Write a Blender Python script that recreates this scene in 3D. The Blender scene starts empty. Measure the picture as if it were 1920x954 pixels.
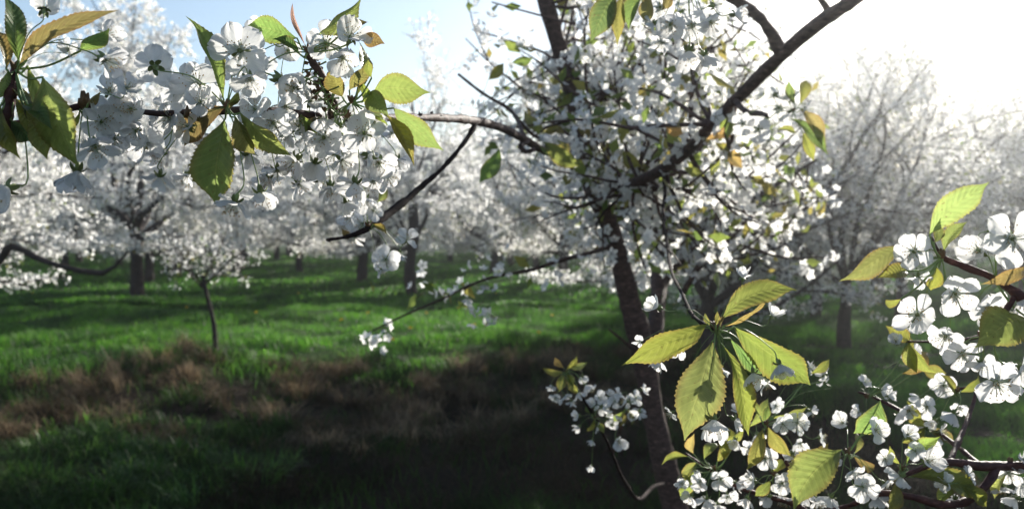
import bpy, math, random
import numpy as np
from mathutils import Vector, Matrix
R = math.radians
random.seed(11)
rng = np.random.default_rng(11)
scene = bpy.context.scene
COL = scene.collection

# ------------------------------------------------------------------ camera
F = 1650.0                       # focal length in photo pixels (photo 1920 x 954)
HORIZON = 440.0
PITCH = math.atan((477.0 - HORIZON) / F)
CAM = Vector((0.0, 0.0, 1.60))
cd = bpy.data.cameras.new('camera')
cam = bpy.data.objects.new('camera', cd)
COL.objects.link(cam)
cam.location = CAM
cam.rotation_euler = (R(90) - PITCH, 0, 0)
cd.sensor_width = 36.0
cd.lens = 36.0 * F / 1920.0
cd.clip_start = 0.02
cd.clip_end = 2000
cd.dof.use_dof = True
cd.dof.focus_distance = 0.74
cd.dof.aperture_fstop = 10.0
scene.camera = cam

# ------------------------------------------------------------------ light
SUN_AZ, SUN_EL = 31.5, 21.5       # degrees right of the view, degrees up
SUN_DIR = Vector((math.sin(R(SUN_AZ)) * math.cos(R(SUN_EL)), math.cos(R(SUN_AZ)) * math.cos(R(SUN_EL)), math.sin(R(SUN_EL))))
world = bpy.data.worlds.new('World')
scene.world = world
world.use_nodes = True
wn = world.node_tree
sky = wn.nodes.new('ShaderNodeTexSky')
sky.sky_type = 'NISHITA'
sky.sun_disc = False
sky.sun_elevation = R(SUN_EL)
sky.sun_rotation = R(SUN_AZ)
sky.air_density = 1.0
sky.dust_density = 0.8
sky.ozone_density = 1.0
wn.links.new(sky.outputs[0], wn.nodes['Background'].inputs['Color'])
wn.nodes['Background'].inputs['Strength'].default_value = 0.082
ld = bpy.data.lights.new('sun', 'SUN')
ld.energy = 4.5
ld.angle = R(0.5)
ld.color = (1.0, 0.95, 0.86)
sun = bpy.data.objects.new('sun', ld)
COL.objects.link(sun)
sun.rotation_euler = (-SUN_DIR).to_track_quat('-Z', 'Y').to_euler()

scene.view_settings.view_transform = 'Standard'
scene.view_settings.look = 'None'
scene.view_settings.exposure = 1.08
scene.view_settings.gamma = 1.0
scene.render.engine = 'CYCLES'
cy = scene.cycles
cy.use_denoising = True
cy.max_bounces = 10
cy.diffuse_bounces = 7
cy.glossy_bounces = 2
cy.transmission_bounces = 5
cy.volume_bounces = 0
cy.transparent_max_bounces = 4
cy.sample_clamp_indirect = 6.0
cy.caustics_reflective = False
cy.caustics_refractive = False

# ------------------------------------------------------------------ helpers
FWD = Vector((0, math.cos(PITCH), -math.sin(PITCH)))
UP = Vector((0, math.sin(PITCH), math.cos(PITCH)))
RT = Vector((1, 0, 0))

def P(px, py, d):
    return CAM + d * (FWD + RT * ((px - 960) / F) + UP * ((477 - py) / F))

def proj(p):
    v = Vector(p) - CAM
    d = v.dot(FWD)
    if d < 0.05:
        return (-9999, -9999, d)
    return (960 + F * v.dot(RT) / d, 477 - F * v.dot(UP) / d, d)

def ground_h(x, y):
    n = 0.035 * np.sin(x * 1.3 + 0.7 * y) + 0.03 * np.sin(y * 1.7 - x * 0.6 + 1.0) + 0.05 * np.sin(x * 0.31 + y * 0.23)
    edge = 12.0 + 0.28 * np.clip(x, -12, 6) - 7.0 / (1 + np.exp(-(x - 2.9) * 3.5))
    ditch = -0.42 / (1 + np.exp((y - edge) * 1.8)) + 0.07 * np.exp(-((y - edge - 1.0) / 0.9) ** 2)
    rough = 0.05 * np.sin(x * 4.1 + y * 2.3) * np.sin(y * 3.7 - x * 1.1) / (1 + np.exp((y - edge - 1) * 2))
    far = 0.0
    return n + ditch + rough + far

def G(px, py):
    """ground point seen at a photo pixel"""
    lo, hi = 2.0, 200.0
    for _ in range(50):
        m = (lo + hi) / 2
        p = P(px, py, m)
        if p.z > float(ground_h(p.x, p.y)):
            lo = m
        else:
            hi = m
    p = P(px, py, lo)
    return Vector((p.x, p.y, float(ground_h(p.x, p.y))))

def np_mesh(name, verts, faces, mats, mat_idx=None, smooth=True, uv=None):
    """faces: (M,4) or (M,3) int array, or list of such arrays"""
    verts = np.asarray(verts, dtype=np.float32).reshape(-1, 3)
    if not isinstance(faces, list):
        faces = [faces]
    faces = [np.asarray(f, dtype=np.int32) for f in faces if len(f)]
    me = bpy.data.meshes.new(name)
    me.vertices.add(len(verts))
    me.vertices.foreach_set('co', verts.ravel())
    loops = np.concatenate([f.ravel() for f in faces])
    sizes = np.concatenate([np.full(len(f), f.shape[1], dtype=np.int32) for f in faces])
    starts = np.concatenate([[0], np.cumsum(sizes)[:-1]]).astype(np.int32)
    me.loops.add(len(loops))
    me.loops.foreach_set('vertex_index', loops)
    me.polygons.add(len(sizes))
    me.polygons.foreach_set('loop_start', starts)
    me.polygons.foreach_set('loop_total', sizes)
    if smooth:
        me.polygons.foreach_set('use_smooth', np.ones(len(sizes), dtype=bool))
    if mat_idx is not None:
        me.polygons.foreach_set('material_index', np.asarray(mat_idx, dtype=np.int32))
    if uv is not None:
        l = me.uv_layers.new(name='UVMap')
        l.data.foreach_set('uv', np.asarray(uv, dtype=np.float32)[loops].ravel())
    for m in (mats if isinstance(mats, (list, tuple)) else [mats]):
        me.materials.append(m)
    me.update(calc_edges=True)
    me.validate()
    return me

def link(name, me, parent=None, loc=None, rot=None, scale=None):
    o = bpy.data.objects.new(name, me)
    COL.objects.link(o)
    if parent is not None:
        o.parent = parent
    if loc is not None:
        o.location = loc
    if rot is not None:
        o.rotation_euler = rot
    if scale is not None:
        o.scale = (scale,) * 3
    return o

def thing(name, label, cat, loc=(0, 0, 0), group=None, rotz=0.0, scale=1.0):
    o = bpy.data.objects.new(name, None)
    COL.objects.link(o)
    o.empty_display_size = 0.1
    o.location = loc
    o.rotation_euler = (0, 0, rotz)
    o.scale = (scale,) * 3
    o['label'] = label
    o['category'] = cat
    if group:
        o['group'] = group
    return o

class Geo:
    """collects numpy geometry for one mesh"""
    def __init__(s):
        s.v, s.q, s.t, s.qm, s.tm, s.n = [], [], [], [], [], 0
    def add(s, v, q=None, t=None, m=0):
        v = np.asarray(v, dtype=np.float32).reshape(-1, 3)
        s.v.append(v)
        if q is not None and len(q):
            q = np.asarray(q, dtype=np.int32)
            s.q.append(q + s.n); s.qm.append(np.full(len(q), m))
        if t is not None and len(t):
            t = np.asarray(t, dtype=np.int32)
            s.t.append(t + s.n); s.tm.append(np.full(len(t), m))
        s.n += len(v)
    def mesh(s, name, mats, smooth=True, offset=None):
        v = np.concatenate(s.v)
        if offset is not None:
            v = v - np.asarray(offset, dtype=np.float32)
        fs, mi = [], []
        if s.q: fs.append(np.concatenate(s.q)); mi.append(np.concatenate(s.qm))
        if s.t: fs.append(np.concatenate(s.t)); mi.append(np.concatenate(s.tm))
        return np_mesh(name, v, fs, mats, np.concatenate(mi), smooth)

def catmull(pts, rad, step):
    pts = [np.array(p, dtype=float) for p in pts]
    out, ro = [], []
    n = len(pts)
    for i in range(n - 1):
        p0 = pts[max(i - 1, 0)]; p1 = pts[i]; p2 = pts[i + 1]; p3 = pts[min(i + 2, n - 1)]
        k = max(1, int(np.linalg.norm(p2 - p1) / step))
        for j in range(k):
            t = j / k
            out.append(0.5 * ((2 * p1) + (-p0 + p2) * t + (2 * p0 - 5 * p1 + 4 * p2 - p3) * t * t + (-p0 + 3 * p1 - 3 * p2 + p3) * t ** 3))
            ro.append(rad[i] * (1 - t) + rad[i + 1] * t)
    out.append(pts[-1]); ro.append(rad[-1])
    return np.array(out), np.array(ro)

def tube(geo, pts, rad, sides=8, step=None, m=0, knob=0.0, smoothp=True, seed=0):
    if step is None:
        step = max(0.004, float(np.mean(rad)) * 2.0)
    if smoothp:
        p, r = catmull(pts, rad, step)
    else:
        p, r = np.array(pts, dtype=float), np.array(rad, dtype=float)
    n = len(p)
    t = np.gradient(p, axis=0)
    t /= (np.linalg.norm(t, axis=1, keepdims=True) + 1e-9)
    ref = np.array([0.0, 0.0, 1.0]) if abs(t[0][2]) < 0.9 else np.array([1.0, 0.0, 0.0])
    a = np.cross(t[0], ref); a /= np.linalg.norm(a)
    A = []
    for i in range(n):
        a = a - t[i] * np.dot(a, t[i]); a /= (np.linalg.norm(a) + 1e-9)
        A.append(a)
    A = np.array(A); B = np.cross(t, A)
    ang = np.linspace(0, 2 * np.pi, sides, endpoint=False)
    rr = r[:, None] * np.ones((1, sides))
    if knob > 0:
        rs = np.random.default_rng(seed + 5)
        s = np.cumsum(np.linalg.norm(np.diff(p, axis=0, prepend=p[:1]), axis=1)) / (np.mean(r) * 2)
        rr = rr * (1 + knob * 0.5 * np.sin(s * 1.1 + rs.random() * 6)[:, None] + knob * rs.normal(size=(n, 1)) * 0.5
                   + knob * 0.6 * np.sin(ang[None, :] * 2 + s[:, None] * 0.7) + knob * 0.5 * rs.normal(size=(n, sides)))
    v = p[:, None, :] + rr[..., None] * (np.cos(ang)[None, :, None] * A[:, None, :] + np.sin(ang)[None, :, None] * B[:, None, :])
    v = v.reshape(-1, 3)
    i = np.arange(n - 1)[:, None] * sides
    j = np.arange(sides)[None, :]
    j2 = (j + 1) % sides
    q = np.stack([i + j, i + j2, i + sides + j2, i + sides + j], axis=-1).reshape(-1, 4)
    v = np.concatenate([v, p[-1:] + t[-1:] * r[-1] * 0.6])
    tip = len(v) - 1
    b = (n - 1) * sides
    tr = np.stack([b + np.arange(sides), b + (np.arange(sides) + 1) % sides, np.full(sides, tip)], axis=-1)
    geo.add(v, q, tr, m)

# ------------------------------------------------------------------ materials
def mat(name):
    m = bpy.data.materials.new(name)
    m.use_nodes = True
    nt = m.node_tree
    nt.nodes.clear()
    out = nt.nodes.new('ShaderNodeOutputMaterial')
    return m, nt, out

def nd(nt, t, **kw):
    n = nt.nodes.new(t)
    for k, v in kw.items():
        if k in n.inputs.keys() if isinstance(k, str) else False:
            n.inputs[k].default_value = v
        else:
            setattr(n, k, v)
    return n

def ramp(nt, stops, src):
    r = nt.nodes.new('ShaderNodeValToRGB')
    e = r.color_ramp.elements
    e[0].position, e[0].color = stops[0][0], (*stops[0][1], 1)
    e[1].position, e[1].color = stops[-1][0], (*stops[-1][1], 1)
    for p, c in stops[1:-1]:
        x = e.new(p); x.color = (*c, 1)
    nt.links.new(src, r.inputs[0])
    return r

def m_petal(name, base, trans, mixf=0.5, veins=False):
    m, nt, out = mat(name)
    geo = nt.nodes.new('ShaderNodeNewGeometry')
    d = nt.nodes.new('ShaderNodeBsdfDiffuse')
    t = nt.nodes.new('ShaderNodeBsdfTranslucent')
    g = nt.nodes.new('ShaderNodeBsdfGlossy'); g.inputs['Roughness'].default_value = 0.45
    mx = nt.nodes.new('ShaderNodeMixShader'); mx.inputs[0].default_value = mixf
    mg = nt.nodes.new('ShaderNodeMixShader'); mg.inputs[0].default_value = 0.03
    rp = ramp(nt, [(0, tuple(c * 0.9 for c in base)), (1, base)], geo.outputs['Random Per Island'])
    nt.links.new(rp.outputs[0], d.inputs['Color'])
    t.inputs['Color'].default_value = (*trans, 1)
    nt.links.new(d.outputs[0], mx.inputs[1]); nt.links.new(t.outputs[0], mx.inputs[2])
    nt.links.new(mx.outputs[0], mg.inputs[1]); nt.links.new(g.outputs[0], mg.inputs[2])
    nt.links.new(mg.outputs[0], out.inputs[0])
    if veins:
        tc = nt.nodes.new('ShaderNodeUVMap')
        mp = nt.nodes.new('ShaderNodeMapping'); mp.inputs['Scale'].default_value = (1.5, 9, 1)
        nz = nt.nodes.new('ShaderNodeTexNoise'); nz.inputs['Scale'].default_value = 3.0; nz.inputs['Detail'].default_value = 3
        bp = nt.nodes.new('ShaderNodeBump'); bp.inputs['Strength'].default_value = 0.35; bp.inputs['Distance'].default_value = 0.001
        nt.links.new(tc.outputs[0], mp.inputs[0]); nt.links.new(mp.outputs[0], nz.inputs['Vector'])
        nt.links.new(nz.outputs[0], bp.inputs['Height'])
        for s in (d, t, g):
            nt.links.new(bp.outputs[0], s.inputs['Normal'])
        rt = ramp(nt, [(0.3, tuple(c * 0.8 for c in trans)), (0.65, trans)], nz.outputs[0])
        nt.links.new(rt.outputs[0], t.inputs['Color'])
    return m

def m_leaf_near():
    m, nt, out = mat('young_leaf')
    L = nt.links.new
    oi = nt.nodes.new('ShaderNodeObjectInfo')
    uv = nt.nodes.new('ShaderNodeUVMap')
    sp = nt.nodes.new('ShaderNodeSeparateXYZ'); L(uv.outputs[0], sp.inputs[0])
    def math_(op, a, b=None, c=None):
        n = nt.nodes.new('ShaderNodeMath'); n.operation = op
        for i, x in enumerate((a, b, c)):
            if x is None: continue
            if hasattr(x, 'links'): L(x, n.inputs[i])
            else: n.inputs[i].default_value = x
        return n.outputs[0]
    av = math_('ABSOLUTE', math_('SUBTRACT', math_('MULTIPLY', sp.outputs[1], 2.0), 1.0))      # 0 midrib .. 1 margin
    ph = math_('MULTIPLY', math_('SUBTRACT', sp.outputs[0], math_('MULTIPLY', av, 0.16)), 11.0)
    fr = math_('ABSOLUTE', math_('SUBTRACT', math_('FRACT', ph), 0.5))                        # .0 on a vein
    vein = math_('SUBTRACT', 1.0, math_('MULTIPLY', fr, 9.0)); vein = math_('MAXIMUM', vein, 0.0)
    mid = math_('MAXIMUM', math_('SUBTRACT', 1.0, math_('MULTIPLY', av, 22.0)), 0.0)
    vm = math_('MINIMUM', math_('ADD', math_('MULTIPLY', vein, 0.6), mid), 1.0)
    nz = nt.nodes.new('ShaderNodeTexNoise'); nz.inputs['Scale'].default_value = 7.0; nz.inputs['Detail'].default_value = 5
    L(uv.outputs[0], nz.inputs['Vector'])
    # margin runs bronze on young leaves
    mixm = nt.nodes.new('ShaderNodeMix'); mixm.data_type = 'RGBA'
    edge = math_('MULTIPLY', math_('POWER', av, 7.0), 0.4)
    L(edge, mixm.inputs['Factor']); L(oi.outputs['Color'], mixm.inputs['A']); mixm.inputs['B'].default_value = (0.22, 0.10, 0.03, 1)
    hv = nt.nodes.new('ShaderNodeHueSaturation')
    L(mixm.outputs['Result'], hv.inputs['Color'])
    L(math_('ADD', math_('MULTIPLY', nz.outputs[0], 0.7), 0.65), hv.inputs['Value'])
    nb = nt.nodes.new('ShaderNodeTexNoise'); nb.inputs['Scale'].default_value = 420.0; nb.inputs['Detail'].default_value = 2
    tcl = nt.nodes.new('ShaderNodeTexCoord'); L(tcl.outputs['Object'], nb.inputs['Vector'])
    rb_ = ramp(nt, [(0.66, (0, 0, 0)), (0.74, (0.7, 0.7, 0.7))], nb.outputs[0])
    mb_ = nt.nodes.new('ShaderNodeMix'); mb_.data_type = 'RGBA'
    L(rb_.outputs[0], mb_.inputs['Factor']); L(hv.outputs[0], mb_.inputs['A']); mb_.inputs['B'].default_value = (0.09, 0.05, 0.02, 1)
    hv = mb_
    mixv = nt.nodes.new('ShaderNodeMix'); mixv.data_type = 'RGBA'
    L(math_('MULTIPLY', vm, 0.22), mixv.inputs['Factor']); L(hv.outputs['Result'], mixv.inputs['A']); mixv.inputs['B'].default_value = (0.30, 0.33, 0.10, 1)
    tr = nt.nodes.new('ShaderNodeHueSaturation'); tr.inputs['Value'].default_value = 2.1; tr.inputs['Saturation'].default_value = 0.98
    tr.inputs['Hue'].default_value = 0.484
    L(mixv.outputs['Result'], tr.inputs['Color'])
    pr = nt.nodes.new('ShaderNodeBsdfPrincipled'); pr.inputs['Roughness'].default_value = 0.3
    pr.inputs['Specular IOR Level'].default_value = 0.5
    L(mixv.outputs['Result'], pr.inputs['Base Color'])
    ts = nt.nodes.new('ShaderNodeBsdfTranslucent'); L(tr.outputs[0], ts.inputs['Color'])
    bp = nt.nodes.new('ShaderNodeBump'); bp.inputs['Strength'].default_value = 0.35; bp.inputs['Distance'].default_value = 0.001
    L(math_('SUBTRACT', math_('MULTIPLY', fr, 2.0), math_('MULTIPLY', mid, 1.0)), bp.inputs['Height'])
    for s in (pr, ts): L(bp.outputs[0], s.inputs['Normal'])
    mx = nt.nodes.new('ShaderNodeMixShader'); mx.inputs[0].default_value = 0.58
    L(pr.outputs[0], mx.inputs[1]); L(ts.outputs[0], mx.inputs[2]); L(mx.outputs[0], out.inputs[0])
    return m

def m_leafy(name, c1, c2, c3, mixf=0.5, boost=2.2, rough=0.45, spec=0.4, noise=None):
    """leaf / grass mass: colour picked per blade or leaf"""
    m, nt, out = mat(name)
    L = nt.links.new
    geo = nt.nodes.new('ShaderNodeNewGeometry')
    rp = ramp(nt, [(0, c1), (0.55, c2), (1, c3)], geo.outputs['Random Per Island'])
    col = rp.outputs[0]
    if noise:
        nz = nt.nodes.new('ShaderNodeTexNoise'); nz.inputs['Scale'].default_value = noise[0]; nz.inputs['Detail'].default_value = 4
        tcx = nt.nodes.new('ShaderNodeTexCoord'); L(tcx.outputs['Object'], nz.inputs['Vector'])
        mm = nt.nodes.new('ShaderNodeMix'); mm.data_type = 'RGBA'
        r2 = ramp(nt, [(0.42, (0, 0, 0)), (0.64, (1, 1, 1))], nz.outputs[0])
        L(r2.outputs[0], mm.inputs['Factor']); L(col, mm.inputs['A']); mm.inputs['B'].default_value = (*noise[1], 1)
        col = mm.outputs['Result']
    pr = nt.nodes.new('ShaderNodeBsdfPrincipled'); pr.inputs['Roughness'].default_value = rough
    pr.inputs['Specular IOR Level'].default_value = spec
    L(col, pr.inputs['Base Color'])
    ts = nt.nodes.new('ShaderNodeBsdfTranslucent')
    hv = nt.nodes.new('ShaderNodeHueSaturation'); hv.inputs['Value'].default_value = boost
    L(col, hv.inputs['Color']); L(hv.outputs[0], ts.inputs['Color'])
    mx = nt.nodes.new('ShaderNodeMixShader'); mx.inputs[0].default_value = mixf
    L(pr.outputs[0], mx.inputs[1]); L(ts.outputs[0], mx.inputs[2]); L(mx.outputs[0], out.inputs[0])
    return m

def m_plain(name, col, rough=0.6, spec=0.4):
    m, nt, out = mat(name)
    pr = nt.nodes.new('ShaderNodeBsdfPrincipled')
    nz = nt.nodes.new('ShaderNodeTexNoise'); nz.inputs['Scale'].default_value = 180
    tcx = nt.nodes.new('ShaderNodeTexCoord'); nt.links.new(tcx.outputs['Object'], nz.inputs['Vector'])
    rp = ramp(nt, [(0.3, tuple(c * 0.7 for c in col)), (0.7, tuple(min(1, c * 1.25) for c in col))], nz.outputs[0])
    nt.links.new(rp.outputs[0], pr.inputs['Base Color'])
    pr.inputs['Roughness'].default_value = rough
    pr.inputs['Specular IOR Level'].default_value = spec
    nt.links.new(pr.outputs[0], out.inputs[0])
    return m

def m_bark(name, c1, c2, scale, rough=0.55, spec=0.5, dist=0.004):
    m, nt, out = mat(name)
    L = nt.links.new
    tcx = nt.nodes.new('ShaderNodeTexCoord')
    mp = nt.nodes.new('ShaderNodeMapping'); mp.inputs['Scale'].default_value = (1, 1, 2.4)
    L(tcx.outputs['Object'], mp.inputs[0])
    nz = nt.nodes.new('ShaderNodeTexNoise'); nz.inputs['Scale'].default_value = scale; nz.inputs['Detail'].default_value = 6
    nz.inputs['Roughness'].default_value = 0.65
    L(mp.outputs[0], nz.inputs['Vector'])
    rp = ramp(nt, [(0.35, c1), (0.6, c2), (0.7, tuple(c * 2.4 for c in c2))], nz.outputs[0])
    pr = nt.nodes.new('ShaderNodeBsdfPrincipled'); pr.inputs['Roughness'].default_value = rough
    pr.inputs['Specular IOR Level'].default_value = spec
    L(rp.outputs[0], pr.inputs['Base Color'])
    bp = nt.nodes.new('ShaderNodeBump'); bp.inputs['Strength'].default_value = 0.7; bp.inputs['Distance'].default_value = dist
    L(nz.outputs[0], bp.inputs['Height']); L(bp.outputs[0], pr.inputs['Normal'])
    L(pr.outputs[0], out.inputs[0])
    return m

PETAL = m_petal('petal_near', (0.87, 0.88, 0.88), (0.86, 0.85, 0.83), 0.6, veins=True)
PETALM = m_petal('petal_mass', (0.88, 0.87, 0.87), (0.95, 0.94, 0.91), 0.68)
LEAF = m_leaf_near()
LEAFM = m_leafy('leaf_mass', (0.08, 0.12, 0.03), (0.14, 0.17, 0.035), (0.20, 0.16, 0.045), 0.5, 2.3)
FIL = m_petal('filament', (0.8, 0.82, 0.74), (0.85, 0.87, 0.78), 0.6)
ANTH = m_plain('anther', (0.42, 0.26, 0.08), 0.7)
CALYX = m_plain('calyx_green', (0.16, 0.20, 0.07), 0.45)
STALK = m_plain('stalk_green', (0.18, 0.26, 0.08), 0.4)
BARK = m_bark('bark_near', (0.03, 0.017, 0.015), (0.10, 0.060, 0.052), 45, 0.7, 0.2)
BARKF = m_bark('bark_far', (0.02, 0.014, 0.012), (0.055, 0.04, 0.036), 14, 0.8, 0.2, 0.02)
BARKD = m_bark('bark_twig_dark', (0.010, 0.007, 0.007), (0.032, 0.020, 0.019), 70, 0.9, 0.08, 0.003)
TWIG = m_bark('bark_red_twig', (0.035, 0.012, 0.012), (0.09, 0.035, 0.03), 90, 0.6, 0.25, 0.002)
SCALE = m_plain('bud_scale', (0.13, 0.07, 0.03), 0.6)

def m_ground():
    m, nt, out = mat('meadow_soil')
    L = nt.links.new
    tcx = nt.nodes.new('ShaderNodeTexCoord')
    n1 = nt.nodes.new('ShaderNodeTexNoise'); n1.inputs['Scale'].default_value = 0.7; n1.inputs['Detail'].default_value = 6
    n2 = nt.nodes.new('ShaderNodeTexNoise'); n2.inputs['Scale'].default_value = 22; n2.inputs['Detail'].default_value = 5
    for n in (n1, n2): L(tcx.outputs['Object'], n.inputs['Vector'])
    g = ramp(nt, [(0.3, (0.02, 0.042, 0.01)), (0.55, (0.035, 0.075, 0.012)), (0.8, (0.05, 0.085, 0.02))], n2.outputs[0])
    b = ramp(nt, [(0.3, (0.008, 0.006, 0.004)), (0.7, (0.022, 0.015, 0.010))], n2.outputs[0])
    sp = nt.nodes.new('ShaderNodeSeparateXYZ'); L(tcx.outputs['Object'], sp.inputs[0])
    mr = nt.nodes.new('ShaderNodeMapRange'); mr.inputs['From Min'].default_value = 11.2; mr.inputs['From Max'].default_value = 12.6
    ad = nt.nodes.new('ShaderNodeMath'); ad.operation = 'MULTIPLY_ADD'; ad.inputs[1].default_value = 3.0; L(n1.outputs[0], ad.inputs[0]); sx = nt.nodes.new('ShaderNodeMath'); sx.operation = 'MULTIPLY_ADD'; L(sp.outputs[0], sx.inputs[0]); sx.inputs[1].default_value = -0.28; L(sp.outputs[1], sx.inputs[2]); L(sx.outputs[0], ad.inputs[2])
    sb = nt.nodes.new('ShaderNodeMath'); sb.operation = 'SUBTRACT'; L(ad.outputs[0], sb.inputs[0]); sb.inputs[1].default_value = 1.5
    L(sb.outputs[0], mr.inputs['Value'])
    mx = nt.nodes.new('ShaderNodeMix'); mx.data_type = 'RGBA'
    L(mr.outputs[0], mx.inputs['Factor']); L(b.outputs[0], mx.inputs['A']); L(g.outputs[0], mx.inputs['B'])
    pr = nt.nodes.new('ShaderNodeBsdfPrincipled'); pr.inputs['Roughness'].default_value = 0.95; pr.inputs['Specular IOR Level'].default_value = 0.1
    L(mx.outputs['Result'], pr.inputs['Base Color'])
    bp = nt.nodes.new('ShaderNodeBump'); bp.inputs['Distance'].default_value = 0.05; L(n2.outputs[0], bp.inputs['Height']); L(bp.outputs[0], pr.inputs['Normal'])
    L(pr.outputs[0], out.inputs[0])
    return m

# ------------------------------------------------------------------ ground
xs = np.concatenate([np.linspace(-300, -30, 28)[:-1], np.linspace(-30, 30, 241), np.linspace(30, 300, 28)[1:]])
ys = np.concatenate([np.linspace(-40, 1, 20)[:-1], np.linspace(1, 40, 240), np.linspace(40, 400, 50)[1:]])
X, Y = np.meshgrid(xs, ys)
Z = ground_h(X, Y)
nx, ny = len(xs), len(ys)
ii = (np.arange(ny - 1)[:, None] * nx + np.arange(nx - 1)[None, :])
q = np.stack([ii, ii + 1, ii + nx + 1, ii + nx], axis=-1).reshape(-1, 4)
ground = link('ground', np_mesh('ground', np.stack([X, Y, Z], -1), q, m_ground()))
ground['kind'] = 'structure'
ground['label'] = 'grassy orchard floor dropping into a dark rough bank'

# haze: the air lit from the right
def make_haze():
    m = bpy.data.materials.new('haze_air'); m.use_nodes = True
    nt = m.node_tree; nt.nodes.clear()
    out = nt.nodes.new('ShaderNodeOutputMaterial')
    v = nt.nodes.new('ShaderNodeVolumePrincipled')
    v.inputs['Color'].default_value = (0.93, 0.96, 1.0, 1)
    v.inputs['Density'].default_value = HAZE
    v.inputs['Anisotropy'].default_value = 0.92
    nt.links.new(v.outputs[0], out.inputs['Volume'])
    x0, x1, y0, y1, z0, z1 = -302, 302, -42, 402, -2.5, 9.5
    vs = [(x, y, z) for z in (z0, z1) for y in (y0, y1) for x in (x0, x1)]
    fs = [(0, 2, 3, 1), (4, 5, 7, 6), (0, 1, 5, 4), (2, 6, 7, 3), (0, 4, 6, 2), (1, 3, 7, 5)]
    o = link('haze', np_mesh('haze', vs, np.array(fs), m, smooth=False))
    o['kind'] = 'stuff'; o['label'] = 'pale sunlit haze in the orchard air'
HAZE = 0.0055
make_haze()

# ------------------------------------------------------------------ grass
def blades(x, y, h, w, lean, seg=2, droop=0.5):
    n = len(x)
    z = ground_h(x, y) - 0.01
    a = rng.random(n) * 2 * np.pi          # facing
    b = rng.random(n) * 2 * np.pi          # lean direction
    dx, dy = np.cos(a) * w / 2, np.sin(a) * w / 2
    lx, ly = np.cos(b) * lean * h, np.sin(b) * lean * h
    V = []
    lv = [(0, 0, 1.0), (0.55, 0.30, 0.8)] + [(1.0, 1.0, 0.0)]
    for (t, l, ww) in lv[:2]:
        for s in (-1, 1):
            V.append(np.stack([x + lx * l + s * dx * ww, y + ly * l + s * dy * ww, z + h * t], -1))
    V.append(np.stack([x + lx, y + ly, z + h * (1 - droop * lean * 0.5)], -1))
    V = np.stack(V, 1).reshape(-1, 3)
    k = np.arange(n)[:, None] * 5
    return V, k + np.array([[0, 1, 3, 2]]), k + np.array([[2, 3, 4]])

def fan(n, y0, y1, power=1.0, spread=0.66):
    y = y0 + (y1 - y0) * rng.random(n) ** power
    x = (rng.random(n) * 2 - 1) * (y * spread + 1.0)
    return x, y

def edge_y(x):
    return 12.0 + 0.28 * np.clip(x, -12, 6) - 7.0 / (1 + np.exp(-(x - 2.9) * 3.5)) + 0.5 * np.sin(x * 1.1) + 0.3 * np.sin(x * 2.7 + 1)

def clump(x, y, s=1.0):
    return np.sin(x * 1.9 * s + np.sin(y * 1.3 * s) * 2) * np.sin(y * 2.3 * s + np.sin(x * 1.7 * s) * 2)

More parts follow.
